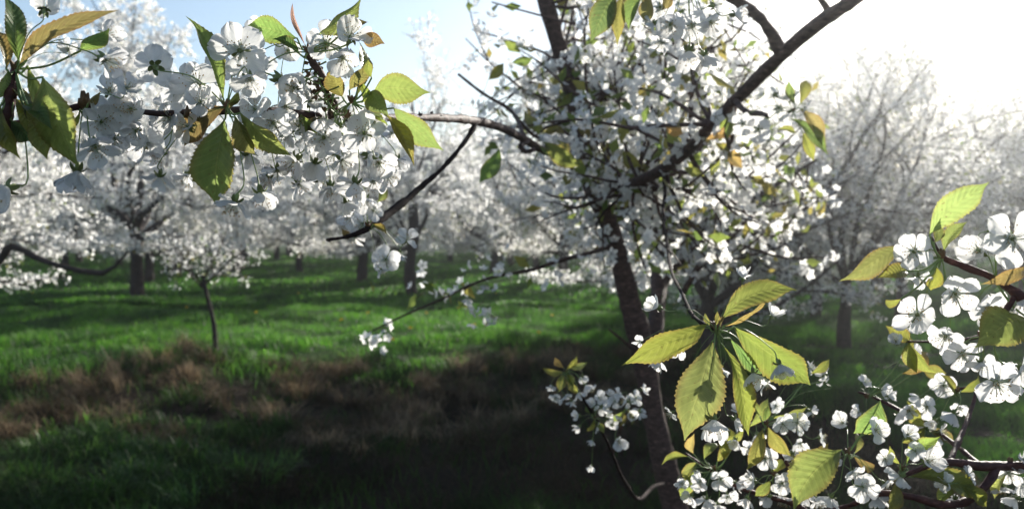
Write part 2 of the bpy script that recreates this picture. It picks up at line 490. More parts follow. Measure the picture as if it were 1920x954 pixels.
def build_grass():
    GR = m_leafy('grass_blade', (0.030, 0.088, 0.010), (0.045, 0.14, 0.010), (0.09, 0.175, 0.02), 0.5, 2.5, 0.5, 0.3,
                 noise=(1.3, (0.016, 0.045, 0.010)))
    g = Geo()
    x, y = fan(190000, 8.5, 22.0, 1.2)
    x2 = rng.uniform(1.8, 6.5, 60000); y2 = rng.uniform(3.6, 9.5, 60000); x = np.concatenate([x, x2]); y = np.concatenate([y, y2])
    keep = (y > edge_y(x) + rng.normal(size=len(x)) * 0.35)
    x, y = x[keep], y[keep]
    h = (0.08 + 0.07 * rng.random(len(x))) * (1 + 0.75 * clump(x, y) + 0.3 * clump(x, y, 2.3)) * np.clip(1.2 - (y - 8) * 0.03, 0.8, 1.2)
    v, q_, t_ = blades(x, y, h, 0.007 + 0.004 * rng.random(len(x)), 0.35 + 0.5 * rng.random(len(x)))
    g.add(v, q_, t_)
    x, y = fan(150000, 19.0, 75.0, 1.8)
    h = (0.09 + 0.08 * rng.random(len(x))) * (1 + 0.5 * clump(x, y, 0.6))
    v, q_, t_ = blades(x, y, h, 0.018 + 0.012 * rng.random(len(x)) + y * 0.0004, 0.4 + 0.5 * rng.random(len(x)))
    g.add(v, q_, t_)
    o = link('grass', g.mesh('grass', [GR]))
    o['kind'] = 'stuff'; o['label'] = 'short bright green meadow grass of the orchard'; o['category'] = 'grass'
    # tall green weeds on the bank
    g = Geo()
    x, y = fan(130000, 3.6, 13.5, 1.0)
    pxl = 960 + F * x / y
    bottomleft = np.exp(-((pxl - 60) / 330) ** 2)
    bottomright = np.exp(-((pxl - 1050) / 260) ** 2) * (y < 6.2)
    p = 0.06 + 0.9 * bottomleft * (y < 8.6) + 0.5 * bottomright + 0.5 * (clump(x, y, 1.3) > 0.35)
    keep = (rng.random(len(x)) < p) & (y < edge_y(x) + 0.4)
    x, y = x[keep], y[keep]
    h = (0.12 + 0.20 * rng.random(len(x))) * (1 + 0.4 * clump(x, y))
    v, q_, t_ = blades(x, y, h, 0.007 + 0.008 * rng.random(len(x)), 0.3 + 0.7 * rng.random(len(x)))
    g.add(v, q_, t_)
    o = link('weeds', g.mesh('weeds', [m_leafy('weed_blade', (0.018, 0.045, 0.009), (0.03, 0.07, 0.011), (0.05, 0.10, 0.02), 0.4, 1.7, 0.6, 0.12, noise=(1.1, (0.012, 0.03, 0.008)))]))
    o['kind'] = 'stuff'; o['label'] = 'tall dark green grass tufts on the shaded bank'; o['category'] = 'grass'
    # dry matted grass
    g = Geo()
    x, y = fan(150000, 3.6, 14.0, 1.0)
    p = 0.30 + 0.7 * (clump(x + 3, y, 1.0) > 0.0)
    keep = (rng.random(len(x)) < p) & (y < edge_y(x) + 0.55)
    x, y = x[keep], y[keep]
    h = (0.08 + 0.18 * rng.random(len(x)) ** 2) * (1 + 0.5 * clump(x, y, 0.8))
    v, q_, t_ = blades(x, y, h, 0.003 + 0.004 * rng.random(len(x)), 0.9 + 1.9 * rng.random(len(x)), droop=0.3)
    g.add(v, q_, t_)
    o = link('dry_grass', g.mesh('dry_grass', [m_leafy('straw', (0.028, 0.022, 0.012), (0.05, 0.037, 0.022), (0.09, 0.065, 0.04), 0.2, 1.1, 0.8, 0.05, noise=(0.75, (0.018, 0.011, 0.008)))]))
    o['kind'] = 'stuff'; o['label'] = 'matted brown dry grass lying on the bank'; o['category'] = 'grass'
build_grass()

def tufts(n, y0, y1, per, L, w, cond, lean, name, m, label):
    x, y = fan(n * 4, y0, y1, 1.0)
    k = cond(x, y); x, y = x[k][:n], y[k][:n]
    n = len(x)
    V, Q, T = [], [], []
    A = rng.random(n) * 2 * np.pi
    xx = np.repeat(x, per) + rng.normal(size=n * per) * 0.05; yy = np.repeat(y, per) + rng.normal(size=n * per) * 0.05
    a = np.repeat(A, per) + rng.normal(size=n * per) * 0.9
    hh = np.repeat(L * rng.uniform(0.6, 1.3, n), per) * rng.uniform(0.5, 1.1, n * per)
    ln = lean * rng.uniform(0.3, 1.4, n * per)
    z = ground_h(xx, yy)
    c, s_ = np.cos(a), np.sin(a)
    W = w * rng.uniform(0.6, 1.4, n * per)
    rows = []
    for t, wt in ((0, 1.0), (0.35, 1.0), (0.7, 0.75), (1.0, 0.12)):
        r_ = hh * ln * t ** 1.6
        zz = z + hh * (t - 0.62 * np.minimum(ln, 1.3) * t ** 2.6)
        for sg in (-1, 1):
            rows.append(np.stack([xx + c * r_ - s_ * W * wt / 2 * sg, yy + s_ * r_ + c * W * wt / 2 * sg, zz], -1))
    V = np.stack(rows, 1).reshape(-1, 3)
    b = np.arange(n * per)[:, None] * 8
    Q = np.concatenate([b + np.array([[i, i + 1, i + 3, i + 2]]) for i in (0, 2, 4)])
    g = Geo(); g.add(V, Q)
    o = link(name, g.mesh(name, [m])); o['kind'] = 'stuff'; o['label'] = label; o['category'] = 'grass'
tufts(420, 6.0, 12.8, 70, 0.34, 0.006, lambda x, y: (y < edge_y(x) + 0.2) & (y > edge_y(x) * 0.70) & (clump(x + 3, y) > -0.35), 1.1, 'dry_grass',
      m_leafy('straw_tuft', (0.10, 0.068, 0.038), (0.21, 0.15, 0.09), (0.38, 0.29, 0.18), 0.35, 1.5, 0.7, 0.1, noise=(0.9, (0.045, 0.034, 0.018))), 'pale tangled tufts of dead grass along the bank')
tufts(620, 4.0, 8.8, 46, 0.27, 0.011, lambda x, y: (960 + F * x / y < 420 + 150 * np.sin(y * 3)) | ((y < 6.0) & (clump(x, y) > 0.2)), 0.7, 'weeds',
      m_leafy('weed_tuft', (0.035, 0.09, 0.014), (0.06, 0.14, 0.02), (0.10, 0.18, 0.035), 0.45, 2.2, 0.45, 0.25, noise=(0.9, (0.015, 0.04, 0.01))), 'leafy green weed tufts in the lower left corner of the bank')

# ------------------------------------------------------------------ tree generator
def rvec(n=None):
    v = rng.normal(size=(3,) if n is None else (n, 3))
    return v / np.linalg.norm(v, axis=-1, keepdims=True)

def grow(p, d, length, r, level, out, spurs, curv=0.25, upb=0.25, maxlevel=3, spread=0.9, nkid=6, minz=0.9):
    n = max(4, int(length / 0.22))
    pts = [np.array(p)]; dd = np.array(d) / np.linalg.norm(d)
    for i in range(n):
        dd = dd + rng.normal(size=3) * curv * 0.35 + np.array([0, 0, upb]) * 0.15
        dd /= np.linalg.norm(dd)
        q_ = pts[-1] + dd * length / n
        if q_[2] < minz: dd[2] = abs(dd[2]) * 0.5; q_[2] = minz
        pts.append(q_)
    rad = [r * (1 - 0.62 * i / n) for i in range(n + 1)]
    out.append((pts, rad, level))
    pa = np.array(pts)
    if level >= maxlevel - 1:
        k = max(2, int(length / 0.085))
    else:
        k = int(length / 0.16) if level >= 1 else int(length / 0.10)
    for _ in range(k):
        t = (0.12 + 0.88 * rng.random()) * n
        i = min(int(t), n - 1)
        spurs.append(pa[i] * (1 - (t - i)) + pa[i + 1] * (t - i))
    if level < maxlevel:
        for kx in range(nkid if level == 0 else max(2, int(nkid * (0.9 - 0.15 * level)))):
            t = 0.3 + 0.7 * (kx + rng.random()) / nkid
            i = min(int(t * n), n)
            ax = pa[min(i, n)] - pa[max(i - 1, 0)] if i > 0 else pa[1] - pa[0]
            ax = ax / np.linalg.norm(ax)
            nd_ = ax * 0.6 + rvec() * spread + np.array([0, 0, upb])
            grow(pa[min(i, n)], nd_, length * (0.42 + 0.25 * rng.random()), r * (1 - 0.6 * t) * 0.55, level + 1, out, spurs, curv, upb * 0.8, maxlevel, spread, nkid, minz)

def flower_quads(c, size, per=5, jitter=0.045, five=False):
    """blossoms scattered about cluster centres; each is a cupped ring of petals"""
    c = np.repeat(c, per, axis=0) + rng.normal(size=(len(c) * per, 3)) * jitter
    n = len(c)
    nv = rvec(n); a = np.cross(nv, rvec(n)); a /= np.linalg.norm(a, axis=1, keepdims=True); b = np.cross(nv, a)
    s = size * (0.75 + 0.5 * rng.random((n, 1)))
    if not five:
        cup = 0.25
        V = [c + s * (a * math.cos(t) + b * math.sin(t)) * 0.5 + nv * s * cup * (0.5 if k % 2 else 0.05) for k, t in enumerate(np.linspace(0, 2 * np.pi, 5)[:4])]
        V = np.stack(V, 1).reshape(-1, 3)
        return V, np.arange(n * 4).reshape(-1, 4)
    cup = 0.12 + 0.4 * rng.random((n, 1))
    V, Q = [], []
    for k in range(5):
        t0 = k * 2 * math.pi / 5
        def at(r_, dt, z):
            return c + s * r_ * (a * math.cos(t0 + dt) + b * math.sin(t0 + dt)) + nv * s * cup * z
        V += [at(0.04, 0, 0.0), at(0.36, -0.60, 0.45), at(0.52, 0.0, 0.8), at(0.36, 0.60, 0.45)]
    V = np.stack(V, 1).reshape(-1, 3)
    return V, np.arange(n * 20).reshape(-1, 4)

def leaf_quads(c, size, per, jitter):
    c = np.repeat(c, per, axis=0) + rng.normal(size=(len(c) * per, 3)) * jitter
    n = len(c)
    d = rvec(n); d[:, 2] -= 0.25; d /= np.linalg.norm(d, axis=1, keepdims=True)
    w = np.cross(d, rvec(n)); w /= np.linalg.norm(w, axis=1, keepdims=True); nn = np.cross(d, w)
    s = size * (0.6 + 0.8 * rng.random((n, 1)))
    V = np.stack([c, c + d * s * 0.5 + w * s * 0.24 + nn * s * 0.08, c + d * s, c + d * s * 0.5 - w * s * 0.24 + nn * s * 0.08, c + d * s * 0.5], 1).reshape(-1, 3)
    k = np.arange(n)[:, None] * 5
    t = np.concatenate([k + np.array([[0, 1, 4]]), k + np.array([[1, 2, 4]]), k + np.array([[2, 3, 4]]), k + np.array([[3, 0, 4]])])
    return V, t

def tree_proto(height, trunk_h, trunk_r, nlimb, lod, lean=0.0, spread=1.0, dens=1.0, leafy=0.45, minz=0.9, maxlevel=3, leader=True):
    out, spurs = [], []
    top = np.array([lean * trunk_h, 0.0, trunk_h])
    trunk = [np.array([0, 0, -0.1]), np.array([lean * 0.2, 0.02, trunk_h * 0.35]), np.array([lean * 0.6 * trunk_h, -0.02, trunk_h * 0.7]), top]
    L0 = height - trunk_h
    a0 = rng.random() * 6
    for k in range(nlimb):
        a = a0 + k * 2 * math.pi / nlimb + rng.normal() * 0.25
        el = 0.55 + 0.5 * rng.random()
        d = np.array([math.cos(a) * math.cos(el), math.sin(a) * math.cos(el), math.sin(el)])
        grow(top - np.array([0, 0, trunk_h * 0.18 * rng.random()]), d, L0 * (0.75 + 0.3 * rng.random()) * spread, trunk_r * 0.55, 0, out, spurs, 0.32, 0.10, maxlevel, 0.95, 6, minz)
    if leader:
        grow(top, np.array([rng.normal() * 0.12, rng.normal() * 0.12, 1]), L0 * 0.95, trunk_r * 0.6, 0, out, spurs, 0.2, 0.3, maxlevel, 0.95, 7, minz)
    for _ in range(2 if maxlevel > 2 else 0):   # low drooping boughs
        a = rng.random() * 6.3
        d = np.array([math.cos(a), math.sin(a), 0.05])
        grow(top - np.array([0, 0, trunk_h * 0.2]), d, L0 * 0.6 * spread, trunk_r * 0.35, 1, out, spurs, 0.3, -0.1, maxlevel, 0.9, 6, minz)
    g1 = Geo(); tube(g1, trunk, [trunk_r * 1.35, trunk_r * 1.02, trunk_r * 0.92, trunk_r * 0.95], 10, 0.12, knob=0.07)
    g2 = Geo()
    for pts, rad, lv in out:
        if lod >= 2 and lv >= 3: continue
        tube(g2, pts, [max(r_, 0.004 if lod < 2 else 0.007) for r_ in rad], {0: 7, 1: 5}.get(lv, 4) if lod < 2 else {0: 5}.get(lv, 3), 0.12 if lv < 2 else 0.3)
    sp = np.array(spurs)
    sp = sp[rng.random(len(sp)) < dens]
    g3 = Geo()
    if lod == 0:
        v, q_ = flower_quads(sp, 0.034, 6, 0.035, True)
    elif lod == 1:
        v, q_ = flower_quads(sp, 0.050, 8, 0.045, False)
    else:
        v, q_ = flower_quads(sp, 0.075, 4, 0.07, False)
    g3.add(v, q_, None, 0)
    lf = sp[rng.random(len(sp)) < leafy]
    g4 = Geo()
    if len(lf):
        v, t = leaf_quads(lf, 0.05 if lod < 2 else 0.08, 2, 0.03)
        g4.add(v, None, t, 0)
    else:
        g4 = None
    nm = 'orchard_tree'
    return dict(trunk=g1.mesh(nm + '_trunk', [BARKF]), branches=g2.mesh(nm + '_branches', [BARKF]),
                crown=g3.mesh(nm + '_crown', [PETALM]), leaves=g4.mesh(nm + '_leaves', [LEAFM]) if g4 else None, n=len(sp))

def put_tree(proto, loc, rotz, scale, label, group=None, name='cherry_tree'):
    t = thing(name, label, 'tree', loc, group, rotz, scale)
    link('trunk', proto['trunk'], t)
    link('branches', proto['branches'], t)
    link('crown', proto['crown'], t)
    if proto['leaves']:
        link('leaves', proto['leaves'], t)
    return t

# near-middle prototypes
PA = tree_proto(4.6, 1.35, 0.105, 5, 0, dens=0.85)
PB = tree_proto(4.3, 1.1, 0.10, 6, 0, dens=0.9)
PC = tree_proto(4.6, 1.3, 0.115, 6, 1, dens=0.9)
PD = tree_proto(4.2, 1.0, 0.105, 5, 1, dens=0.7)
PE = tree_proto(4.9, 1.3, 0.09, 4, 1, dens=0.8)
PG = tree_proto(4.6, 1.3, 0.085, 4, 1, dens=0.42, leafy=0.3)
PF = [tree_proto(4.3 + 0.3 * k, 1.1, 0.15, 5, 2, dens=1.0) for k in range(3)]
print('spurs', PA['n'], PC['n'], PF[0]['n'])

def gl(x, y):
    return (x, y, float(ground_h(x, y)))

GRP = 'blossoming trees of the orchard rows'
near_trees = [
    (PC, G(257, 562), 0.4, 1.35, 'stout cherry tree with thick bare upright trunk, left of the slim sapling'),
    (PD, G(562, 510), 2.1, 1.3, 'low forked cherry tree behind the hanging leaves, trunk dividing into a wide vase'),
    (PG, G(770, 553), 3.3, 1.2, 'slender cherry tree with a tall straight dark leader behind the hanging twig'),
    (PD, G(1112, 497), 1.0, 1.0, 'thick-trunked cherry tree seen just left of the dark leaning trunk'),
    (PC, G(330, 516), 5.2, 1.4, 'small cherry tree between the stout trunk and the sapling, farther back'),
    (PD, G(122, 508), 4.0, 1.4, 'cherry tree with thin trunk left of the stout trunk, in shade'),
    (PE, G(940, 487), 0.2, 1.35, 'thin-stemmed cherry tree in the middle of the far green strip'),
    (PC, G(845, 492), 1.9, 1.35, 'broad cherry tree on the far green strip right of the tall straight leader'),
]
for pr, p, rz, sc, lab in near_trees:
    put_tree(pr, p, rz, sc, lab, GRP)
right_trees = [
    (PB, gl(4.7, 12.4), 0.9, 0.88, 'hazy low spreading cherry tree hanging white boughs over the dark grass right of the fork'),
    (PA, gl(7.0, 15.8), 3.9, 1.0, 'pale cherry tree in the glare between the low spreading tree and the right edge'),
    (PC, gl(10.0, 24.0), 0.9, 1.3, 'tall faint cherry tree far back in the glare near the right edge'),
    (PA, gl(3.4, 14.0), 0.3, 1.0, 'cherry tree partly hidden behind the lower right of the forked tree crown'),
    (PB, gl(10.8, 18.5), 2.0, 1.15, 'hazy cherry tree behind the glare at the right frame edge'),
    (PB, gl(2.5, 11.2), 4.1, 1.0, 'white cherry tree standing right behind the dark forked trunk'),
    (PA, gl(5.8, 16.8), 5.0, 0.9, 'pale cherry tree farther back beneath the brightest sky'),
    (PC, gl(2.4, 14.5), 1.2, 0.95, 'cherry tree seen through the boughs between fork and slanting limb'),
]
for pr, p, rz, sc, lab in right_trees:
    put_tree(pr, p, rz, sc, lab, GRP)
# the row beside the camera, outside the frame, that throws the shade over the bank
for x, y, rz in [(8.2, 8.0, 1.0), (12.6, 11.0, 3.0), (6.4, 4.6, 5.0)]:
    put_tree(PB, gl(x, y), rz, 0.85, 'cherry tree of the row standing outside the view on the right', 'trees beyond the frame')

tl = put_tree(PD, gl(-8.4, 13.2), 2.7, 1.0, 'cherry tree at the left frame edge with a bare bough arching low over the grass', GRP)

pg = [o for o in COL.objects if o.get('label', '').startswith('slender cherry')][0]
inv = (Matrix.Translation(pg.location) @ Matrix.Rotation(pg.rotation_euler.z, 4, 'Z') @ Matrix.Scale(pg.scale[0], 4)).inverted()
dp = pg.location.y
g = Geo(); tube(g, [inv @ P(a, b, dp) for a, b in ((772, 556), (768, 500), (778, 430), (773, 350), (777, 260), (770, 178))], [w * dp / F / 2 / pg.scale[0] for w in (24, 20, 17, 14, 11, 5)], 8, 0.15, knob=0.07)
link('leader', g.mesh('leader', [BARKF]), pg)

# far rows
for iy, y in enumerate(np.arange(29, 84, 6.0)):
    for x in np.arange(-y * 0.62, y * 0.62 + 1, 6.6 if y < 55 else 8.0):
        xx = x + rng.normal() * 0.5 + (iy % 2) * 2.0
        yy = y + rng.normal() * 0.5
        if any((Vector((xx, yy, 0)) - Vector((p[0], p[1], 0))).length < 4.0 for _, p, *_ in near_trees): continue
        put_tree(PF[int(rng.integers(3))], gl(xx, yy), rng.random() * 6.28, 0.95 + 0.2 * rng.random(),
                 'small distant cherry tree in full white blossom among the far rows', 'far orchard rows')

# sapling
SP = tree_proto(1.9, 1.0, 0.03, 5, 0, lean=-0.17, dens=0.27, leafy=0.5, minz=0.85, maxlevel=2, leader=False)
SP2 = thing('cherry_sapling', 'slim young cherry sapling with leaning bare stem and a small white crown', 'sapling', G(405, 656), None, 0.0, 1.0)
link('trunk', SP['trunk'], SP2); link('branches', SP['branches'], SP2); link('crown', SP['crown'], SP2); link('leaves', SP['leaves'], SP2)

# ------------------------------------------------------------------ near leaves
WS = np.array([(0, 0.03), (0.05, 0.14), (0.12, 0.36), (0.22, 0.64), (0.35, 0.89), (0.48, 1.0), (0.60, 0.97), (0.70, 0.82), (0.79, 0.55), (0.86, 0.30), (0.92, 0.14), (0.96, 0.065), (1.0, 0.0)])
TINTS = {'g': (0.09, 0.14, 0.035), 'y': (0.135, 0.148, 0.03), 'b': (0.125, 0.115, 0.035), 'o': (0.21, 0.17, 0.05), 'd': (0.045, 0.085, 0.028), 'l': (0.13, 0.165, 0.04), 'p': (0.28, 0.17, 0.13), 'w': (0.19, 0.175, 0.06)}

def leaf_mesh(base, tip, width, nrm, arch=0.08, bend=0.0, fold=0.35, seed=0, petiole=None):
    rs = np.random.default_rng(seed)
    X_ = np.array(tip - base); L = np.linalg.norm(X_); X_ = X_ / L
    N = np.array(nrm); N = N - X_ * N.dot(X_); N /= np.linalg.norm(N)
    Yv = np.cross(N, X_)
    n, m = 66, 8
    u = np.linspace(0, 1, n + 1)[:, None]; v = np.linspace(-1, 1, m + 1)[None, :]
    hw = np.interp(u, WS[:, 0], WS[:, 1]) * width / 2
    tooth = (u * 22 % 1.0) * 0.12 * (0.5 + np.abs(np.sin(u * 37 + seed))) * (u > 0.06) * (u < 0.97)
    av = np.abs(v)
    hw2 = hw * (1 + tooth * (av > 0.99))
    f = fold * (1 - 0.35 * u)
    x = u * L + 0 * v + (av > 0.99) * tooth * 0.02 * L
    y = v * hw2 * np.cos(f) + bend * L * 4 * u * (1 - u) * 0.5
    ph = (u - 0.16 * av) * 11 * 2 * np.pi
    z = av * hw2 * np.sin(f) + arch * L * 4 * u * (1 - u) - 0.9 * arch * L * np.clip(u - 0.75, 0, 1) ** 2 * 4 * 0
    z = z + 0.006 * L * np.cos(ph) * np.sin(np.pi * av) * np.sin(np.pi * u) - 0.25 * hw * av ** 2 * rs.uniform(0.2, 1.0)
    z = z + 0.028 * L * np.sin(u * rs.uniform(7, 12) + rs.random() * 6 + (v > 0) * 2) * av ** 2 * np.sin(np.pi * u)
    tw = rs.normal() * 0.5 * (u - 0.3)
    y, z = y * np.cos(tw) - z * np.sin(tw), y * np.sin(tw) + z * np.cos(tw)
    Vv = x[..., None] * X_ + y[..., None] * Yv + z[..., None] * N
    Vv = Vv.reshape(-1, 3)
    i = np.arange(n)[:, None] * (m + 1) + np.arange(m)[None, :]
    q_ = np.stack([i, i + 1, i + m + 2, i + m + 1], -1).reshape(-1, 4)
    uv = np.stack([u + 0 * v, (v + 1) / 2 + 0 * u], -1).reshape(-1, 2)
    me = np_mesh('leaf_blade', Vv, q_, LEAF, uv=uv)
    return me

def add_leaf(root, spur, bx, by, tx, ty, w, d, tint='y', dt=0.0, roll=None, arch=0.14, bend=0.0, fold=0.72, jit=0.25):
    """one leaf given by where its base and tip show, its depth d, and a roll off the camera"""
    seed = int(abs(bx * 7 + by * 13 + tx * 3 + ty)) % 100000
    rs = np.random.default_rng(seed)
    b = P(bx, by, d); t = P(tx, ty, d + dt)
    ax = (t - b).normalized()
    n = (CAM - b).normalized(); n = (n - ax * n.dot(ax)).normalized()
    if roll is None: roll = rs.choice([-1, 1]) * rs.uniform(0.15, 0.85)
    n = Matrix.Rotation(roll, 3, ax) @ n
    me = leaf_mesh(b, t, w * d / F * 1.12, n, arch, bend, fold, seed)
    o = link('leaf', me, root, b - root.location)
    c = np.array(TINTS[tint]) * (1 + rs.normal(size=3) * 0.08) * (1 + rs.normal() * 0.12)
    o.color = (*np.clip(c, 0.005, 1), 1)
    if spur is not None:
        s = Vector(spur)
        g = Geo(); mid = (s + b) / 2 + Vector((0, 0, -0.004))
        tube(g, [s - b, mid - b, Vector((0, 0, 0)), (t - b) * 0.05], [0.0009, 0.0008, 0.0008, 0.0004], 6, 0.004)
        link('leaf_stalk', g.mesh('leaf_stalk', [STALK]), o)
    return o

# ------------------------------------------------------------------ near blossoms
PW = np.array([(0, 0.16), (0.12, 0.26), (0.3, 0.60), (0.5, 0.9), (0.68, 1.0), (0.84, 0.88), (0.94, 0.62), (1.0, 0.22)])
def blossom_meshes(seed, openness):
    rs = np.random.default_rng(seed)
    g = Geo(); uvs = []
    n, m = 9, 8
    for k in range(5):
        L = 0.0165 * rs.uniform(0.85, 1.1); W = 0.0162 * rs.uniform(0.82, 1.1); tp = rs.normal() * 0.35
        a = k * 2 * math.pi / 5 + rs.normal() * 0.07
        el = (1 - openness) * 1.3 + rs.normal() * 0.26
        u = np.linspace(0, 1, n + 1)[:, None]; v = np.linspace(-1, 1, m + 1)[None, :]
        hw = np.interp(u, PW[:, 0], PW[:, 1]) * W / 2
        curve = rs.uniform(-0.5, 0.5) * openness + 0.45 * (1 - openness)
        th = el - curve * 0.3 + curve * 1.2 * (u - 0.3) * (1 if openness < 0.6 else 0.8)
        dx = np.cos(th) * L / n; dz = np.sin(th) * L / n
        x = 0.0018 + np.cumsum(dx, 0) - dx; z = np.cumsum(dz, 0) - dz
        notch = 0.10 * L * np.exp(-(v / 0.22) ** 2) * np.clip((u - 0.8) / 0.2, 0, 1)
        x = x + 0 * v - notch - 0.05 * L * v ** 2 * u
        cupv = rs.uniform(0.15, 0.55)
        y = v * hw * (1 - 0.06 * cupv)
        z = z + cupv * hw * v ** 2 * 0.8 + 0.0016 * np.sin(v * rs.uniform(4, 8) + u * 5 + rs.random() * 6) * u ** 1.5
        z = z + 0.0005 * np.cos(v * 14) * u * (1 - u) * 2
        y, z = y * math.cos(tp) - z * 0.0, z + y * math.sin(tp) * u
        X_ = x * math.cos(a) - y * math.sin(a); Y_ = x * math.sin(a) + y * math.cos(a)
        i = np.arange(n)[:, None] * (m + 1) + np.arange(m)[None, :]
        q_ = np.stack([i, i + 1, i + m + 2, i + m + 1], -1).reshape(-1, 4)
        g.add(np.stack([X_, Y_, z], -1), q_)
        uvs.append(np.stack([u + 0 * v, (v + 1) / 2 + 0 * u], -1).reshape(-1, 2))
    pet = np_mesh('blossom_petals', np.concatenate(g.v), np.concatenate(g.q), PETAL, uv=np.concatenate(uvs))
    s = Geo()
    for k in range(24):
        a = rs.random() * 6.28; tilt = rs.uniform(0.12, 0.75) * (0.5 + 0.5 * openness)
        L = rs.uniform(0.007, 0.0125)
        d = np.array([math.cos(a) * math.sin(tilt), math.sin(a) * math.sin(tilt), math.cos(tilt)])
        b = np.array([math.cos(a), math.sin(a), 0]) * 0.0012
        e = b + d * L + np.array([math.cos(a), math.sin(a), 0]) * 0.001
        tube(s, [b, b + d * L * 0.5, e], [0.00017, 0.00015, 0.00013], 4, smoothp=False, m=0)
        r_ = 0.00055
        o8 = np.array([(1, 0, 0), (-1, 0, 0), (0, 1, 0), (0, -1, 0), (0, 0, 1.3), (0, 0, -1.3)]) * r_ + e
        s.add(o8, None, [(0, 2, 4), (2, 1, 4), (1, 3, 4), (3, 0, 4), (2, 0, 5), (1, 2, 5), (3, 1, 5), (0, 3, 5)], 1)
    tube(s, [(0, 0, 0), (0, 0, 0.011)], [0.0003, 0.00025], 5, smoothp=False, m=2)
    st = s.mesh('blossom_stamens', [FIL, ANTH, STALK])
    c = Geo()
    tube(c, [(0, 0, -0.0075), (0, 0, -0.006), (0, 0, -0.003), (0, 0, 0.0006)], [0.0008, 0.0017, 0.0021, 0.0019], 10, 0.001)
    for k in range(5):
        a = k * 2 * math.pi / 5 + 0.6
        ca, sa = math.cos(a), math.sin(a)
        pts = []
        for (r_, z_, w_) in ((0.0018, 0.0, 0.0016), (0.0042, -0.0012, 0.0019), (0.0060, -0.0035, 0.0012), (0.0066, -0.0055, 0.0001)):
            pts += [(r_ * ca - w_ * sa, r_ * sa + w_ * ca, z_), (r_ * ca + w_ * sa, r_ * sa - w_ * ca, z_)]
        c.add(pts, [(0, 1, 3, 2), (2, 3, 5, 4), (4, 5, 7, 6)])
    cx = c.mesh('blossom_calyx', [CALYX])
    return pet, st, cx
VAR = [(blossom_meshes(i, op), op) for i, op in enumerate([0.92, 0.85, 0.76, 0.68, 0.58, 0.46, 0.34, 0.8, 0.62, 0.52, 0.72, 0.40])]

def add_blossom(root, spur, px, py, dia, d, face=None, var=None, stalk=True):
    """blossom of dia photo pixels at depth d; face is in view axes (right, up, towards the camera)"""
    seed = int(abs(px * 31 + py * 17)) % 99991
    rs = np.random.default_rng(seed)
    c = P(px, py, d)
    (pet, st, cx), op = VAR[int(rs.integers(len(VAR))) if var is None else var]
    if face is None:
        face = (rs.normal() * 0.6, -0.35 + rs.normal() * 0.5, 0.35 + rs.normal() * 0.6)
        if spur is not None:
            out = c - Vector(spur)
            if out.length > 1e-4:
                out.normalize(); face = (face[0] + 0.9 * out.x, face[1] + 0.9 * out.z, face[2] - 0.5 * out.y)
    fv = (RT * face[0] + UP * face[1] - FWD * face[2]).normalized()
    sc = dia * d / F / 0.0345
    q_ = fv.to_track_quat('Z', 'Y') @ Matrix.Rotation(rs.random() * 6.28, 3, 'Z').to_quaternion()
    o = link('blossom', pet, root, c - root.location, None, sc)
    o.rotation_euler = q_.to_euler()
    link('stamens', st, o); link('calyx', cx, o)
    if spur is not None and stalk:
        g = Geo()
        M_ = Matrix.Translation(c) @ q_.to_matrix().to_4x4() @ Matrix.Scale(sc, 4)
        Mi = M_.inverted()
        s = Mi @ Vector(spur)
        e = Vector((0, 0, -0.007))
        k = (s - e).length
        m1 = e + Vector((0, 0, -0.4 * min(k, 0.03)))
        m2 = (m1 + s) / 2 + Mi.to_3x3() @ Vector((0, 0, 0.15 * k * sc))
        tube(g, [e, m1, m2, s], [0.0007, 0.00055, 0.0005, 0.0006], 6, 0.003)
        link('flower_stalk', g.mesh('flower_stalk', [STALK]), o)
    return o

def spur_knob(geo, p, d, r, m=0, n=7):
    """wrinkled short spur with bud scales"""
    p = np.array(p, dtype=float); d = np.array(d, dtype=float); d /= np.linalg.norm(d)
    for k in range(n):
        a = rvec() * 0.7 + d; a /= np.linalg.norm(a)
        tube(geo, [p, p + a * r * 0.8, p + a * r * rng.uniform(1.2, 2.0)], [r * 0.5, r * 0.45, r * 0.12], 6, r * 0.3, m=m)

# ------------------------------------------------------------------ the main tree
TB = Vector((0.68, 3.55, float(ground_h(0.68, 3.55))))
main = thing('cherry_tree', 'dark forked cherry tree in blossom whose leaning trunk stands right of centre', 'tree', TB)
def rel(p): return Vector(p) - TB
def px_tube(root, name, pts, sides=12, step=None, knob=0.06, m=BARK, seed=0):
    """pts: (px, py, depth, width in photo px)"""
    g = Geo()
    P3 = [P(a, b, c) - root.location for a, b, c, w in pts]
    Rr = [w * c / F / 2 for a, b, c, w in pts]
    tube(g, P3, Rr, sides, step, knob=knob, seed=seed)
    return link(name, g.mesh(name, [m]), root), [p + root.location for p in P3], Rr

LIMBS = {}
def limb(key, name, pts, **kw):
    o, p3, rr = px_tube(main, name, pts, **kw)
    LIMBS[key] = (p3, rr)
limb('trunk', 'trunk', [(1298, 1180, 3.55, 66), (1276, 1000, 3.5, 52), (1248, 880, 3.45, 45), (1222, 760, 3.42, 42), (1204, 650, 3.4, 46), (1182, 570, 3.38, 40),
                        (1160, 480, 3.35, 37), (1138, 410, 3.3, 34), (1108, 345, 3.25, 34), (1092, 270, 3.2, 32), (1076, 180, 3.15, 33), (1052, 100, 3.1, 33), (1025, 10, 3.05, 32), (990, -110, 3.0, 28)], sides=16, step=0.03, knob=0.04)
limb('stem2', 'limb', [(1212, 690, 3.42, 24), (1224, 640, 3.5, 30), (1232, 590, 3.6, 32), (1236, 520, 3.8, 30), (1240, 450, 4.0, 26), (1262, 380, 4.2, 22), (1300, 300, 4.4, 18), (1325, 200, 4.5, 15), (1335, 90, 4.6, 12)], knob=0.06)
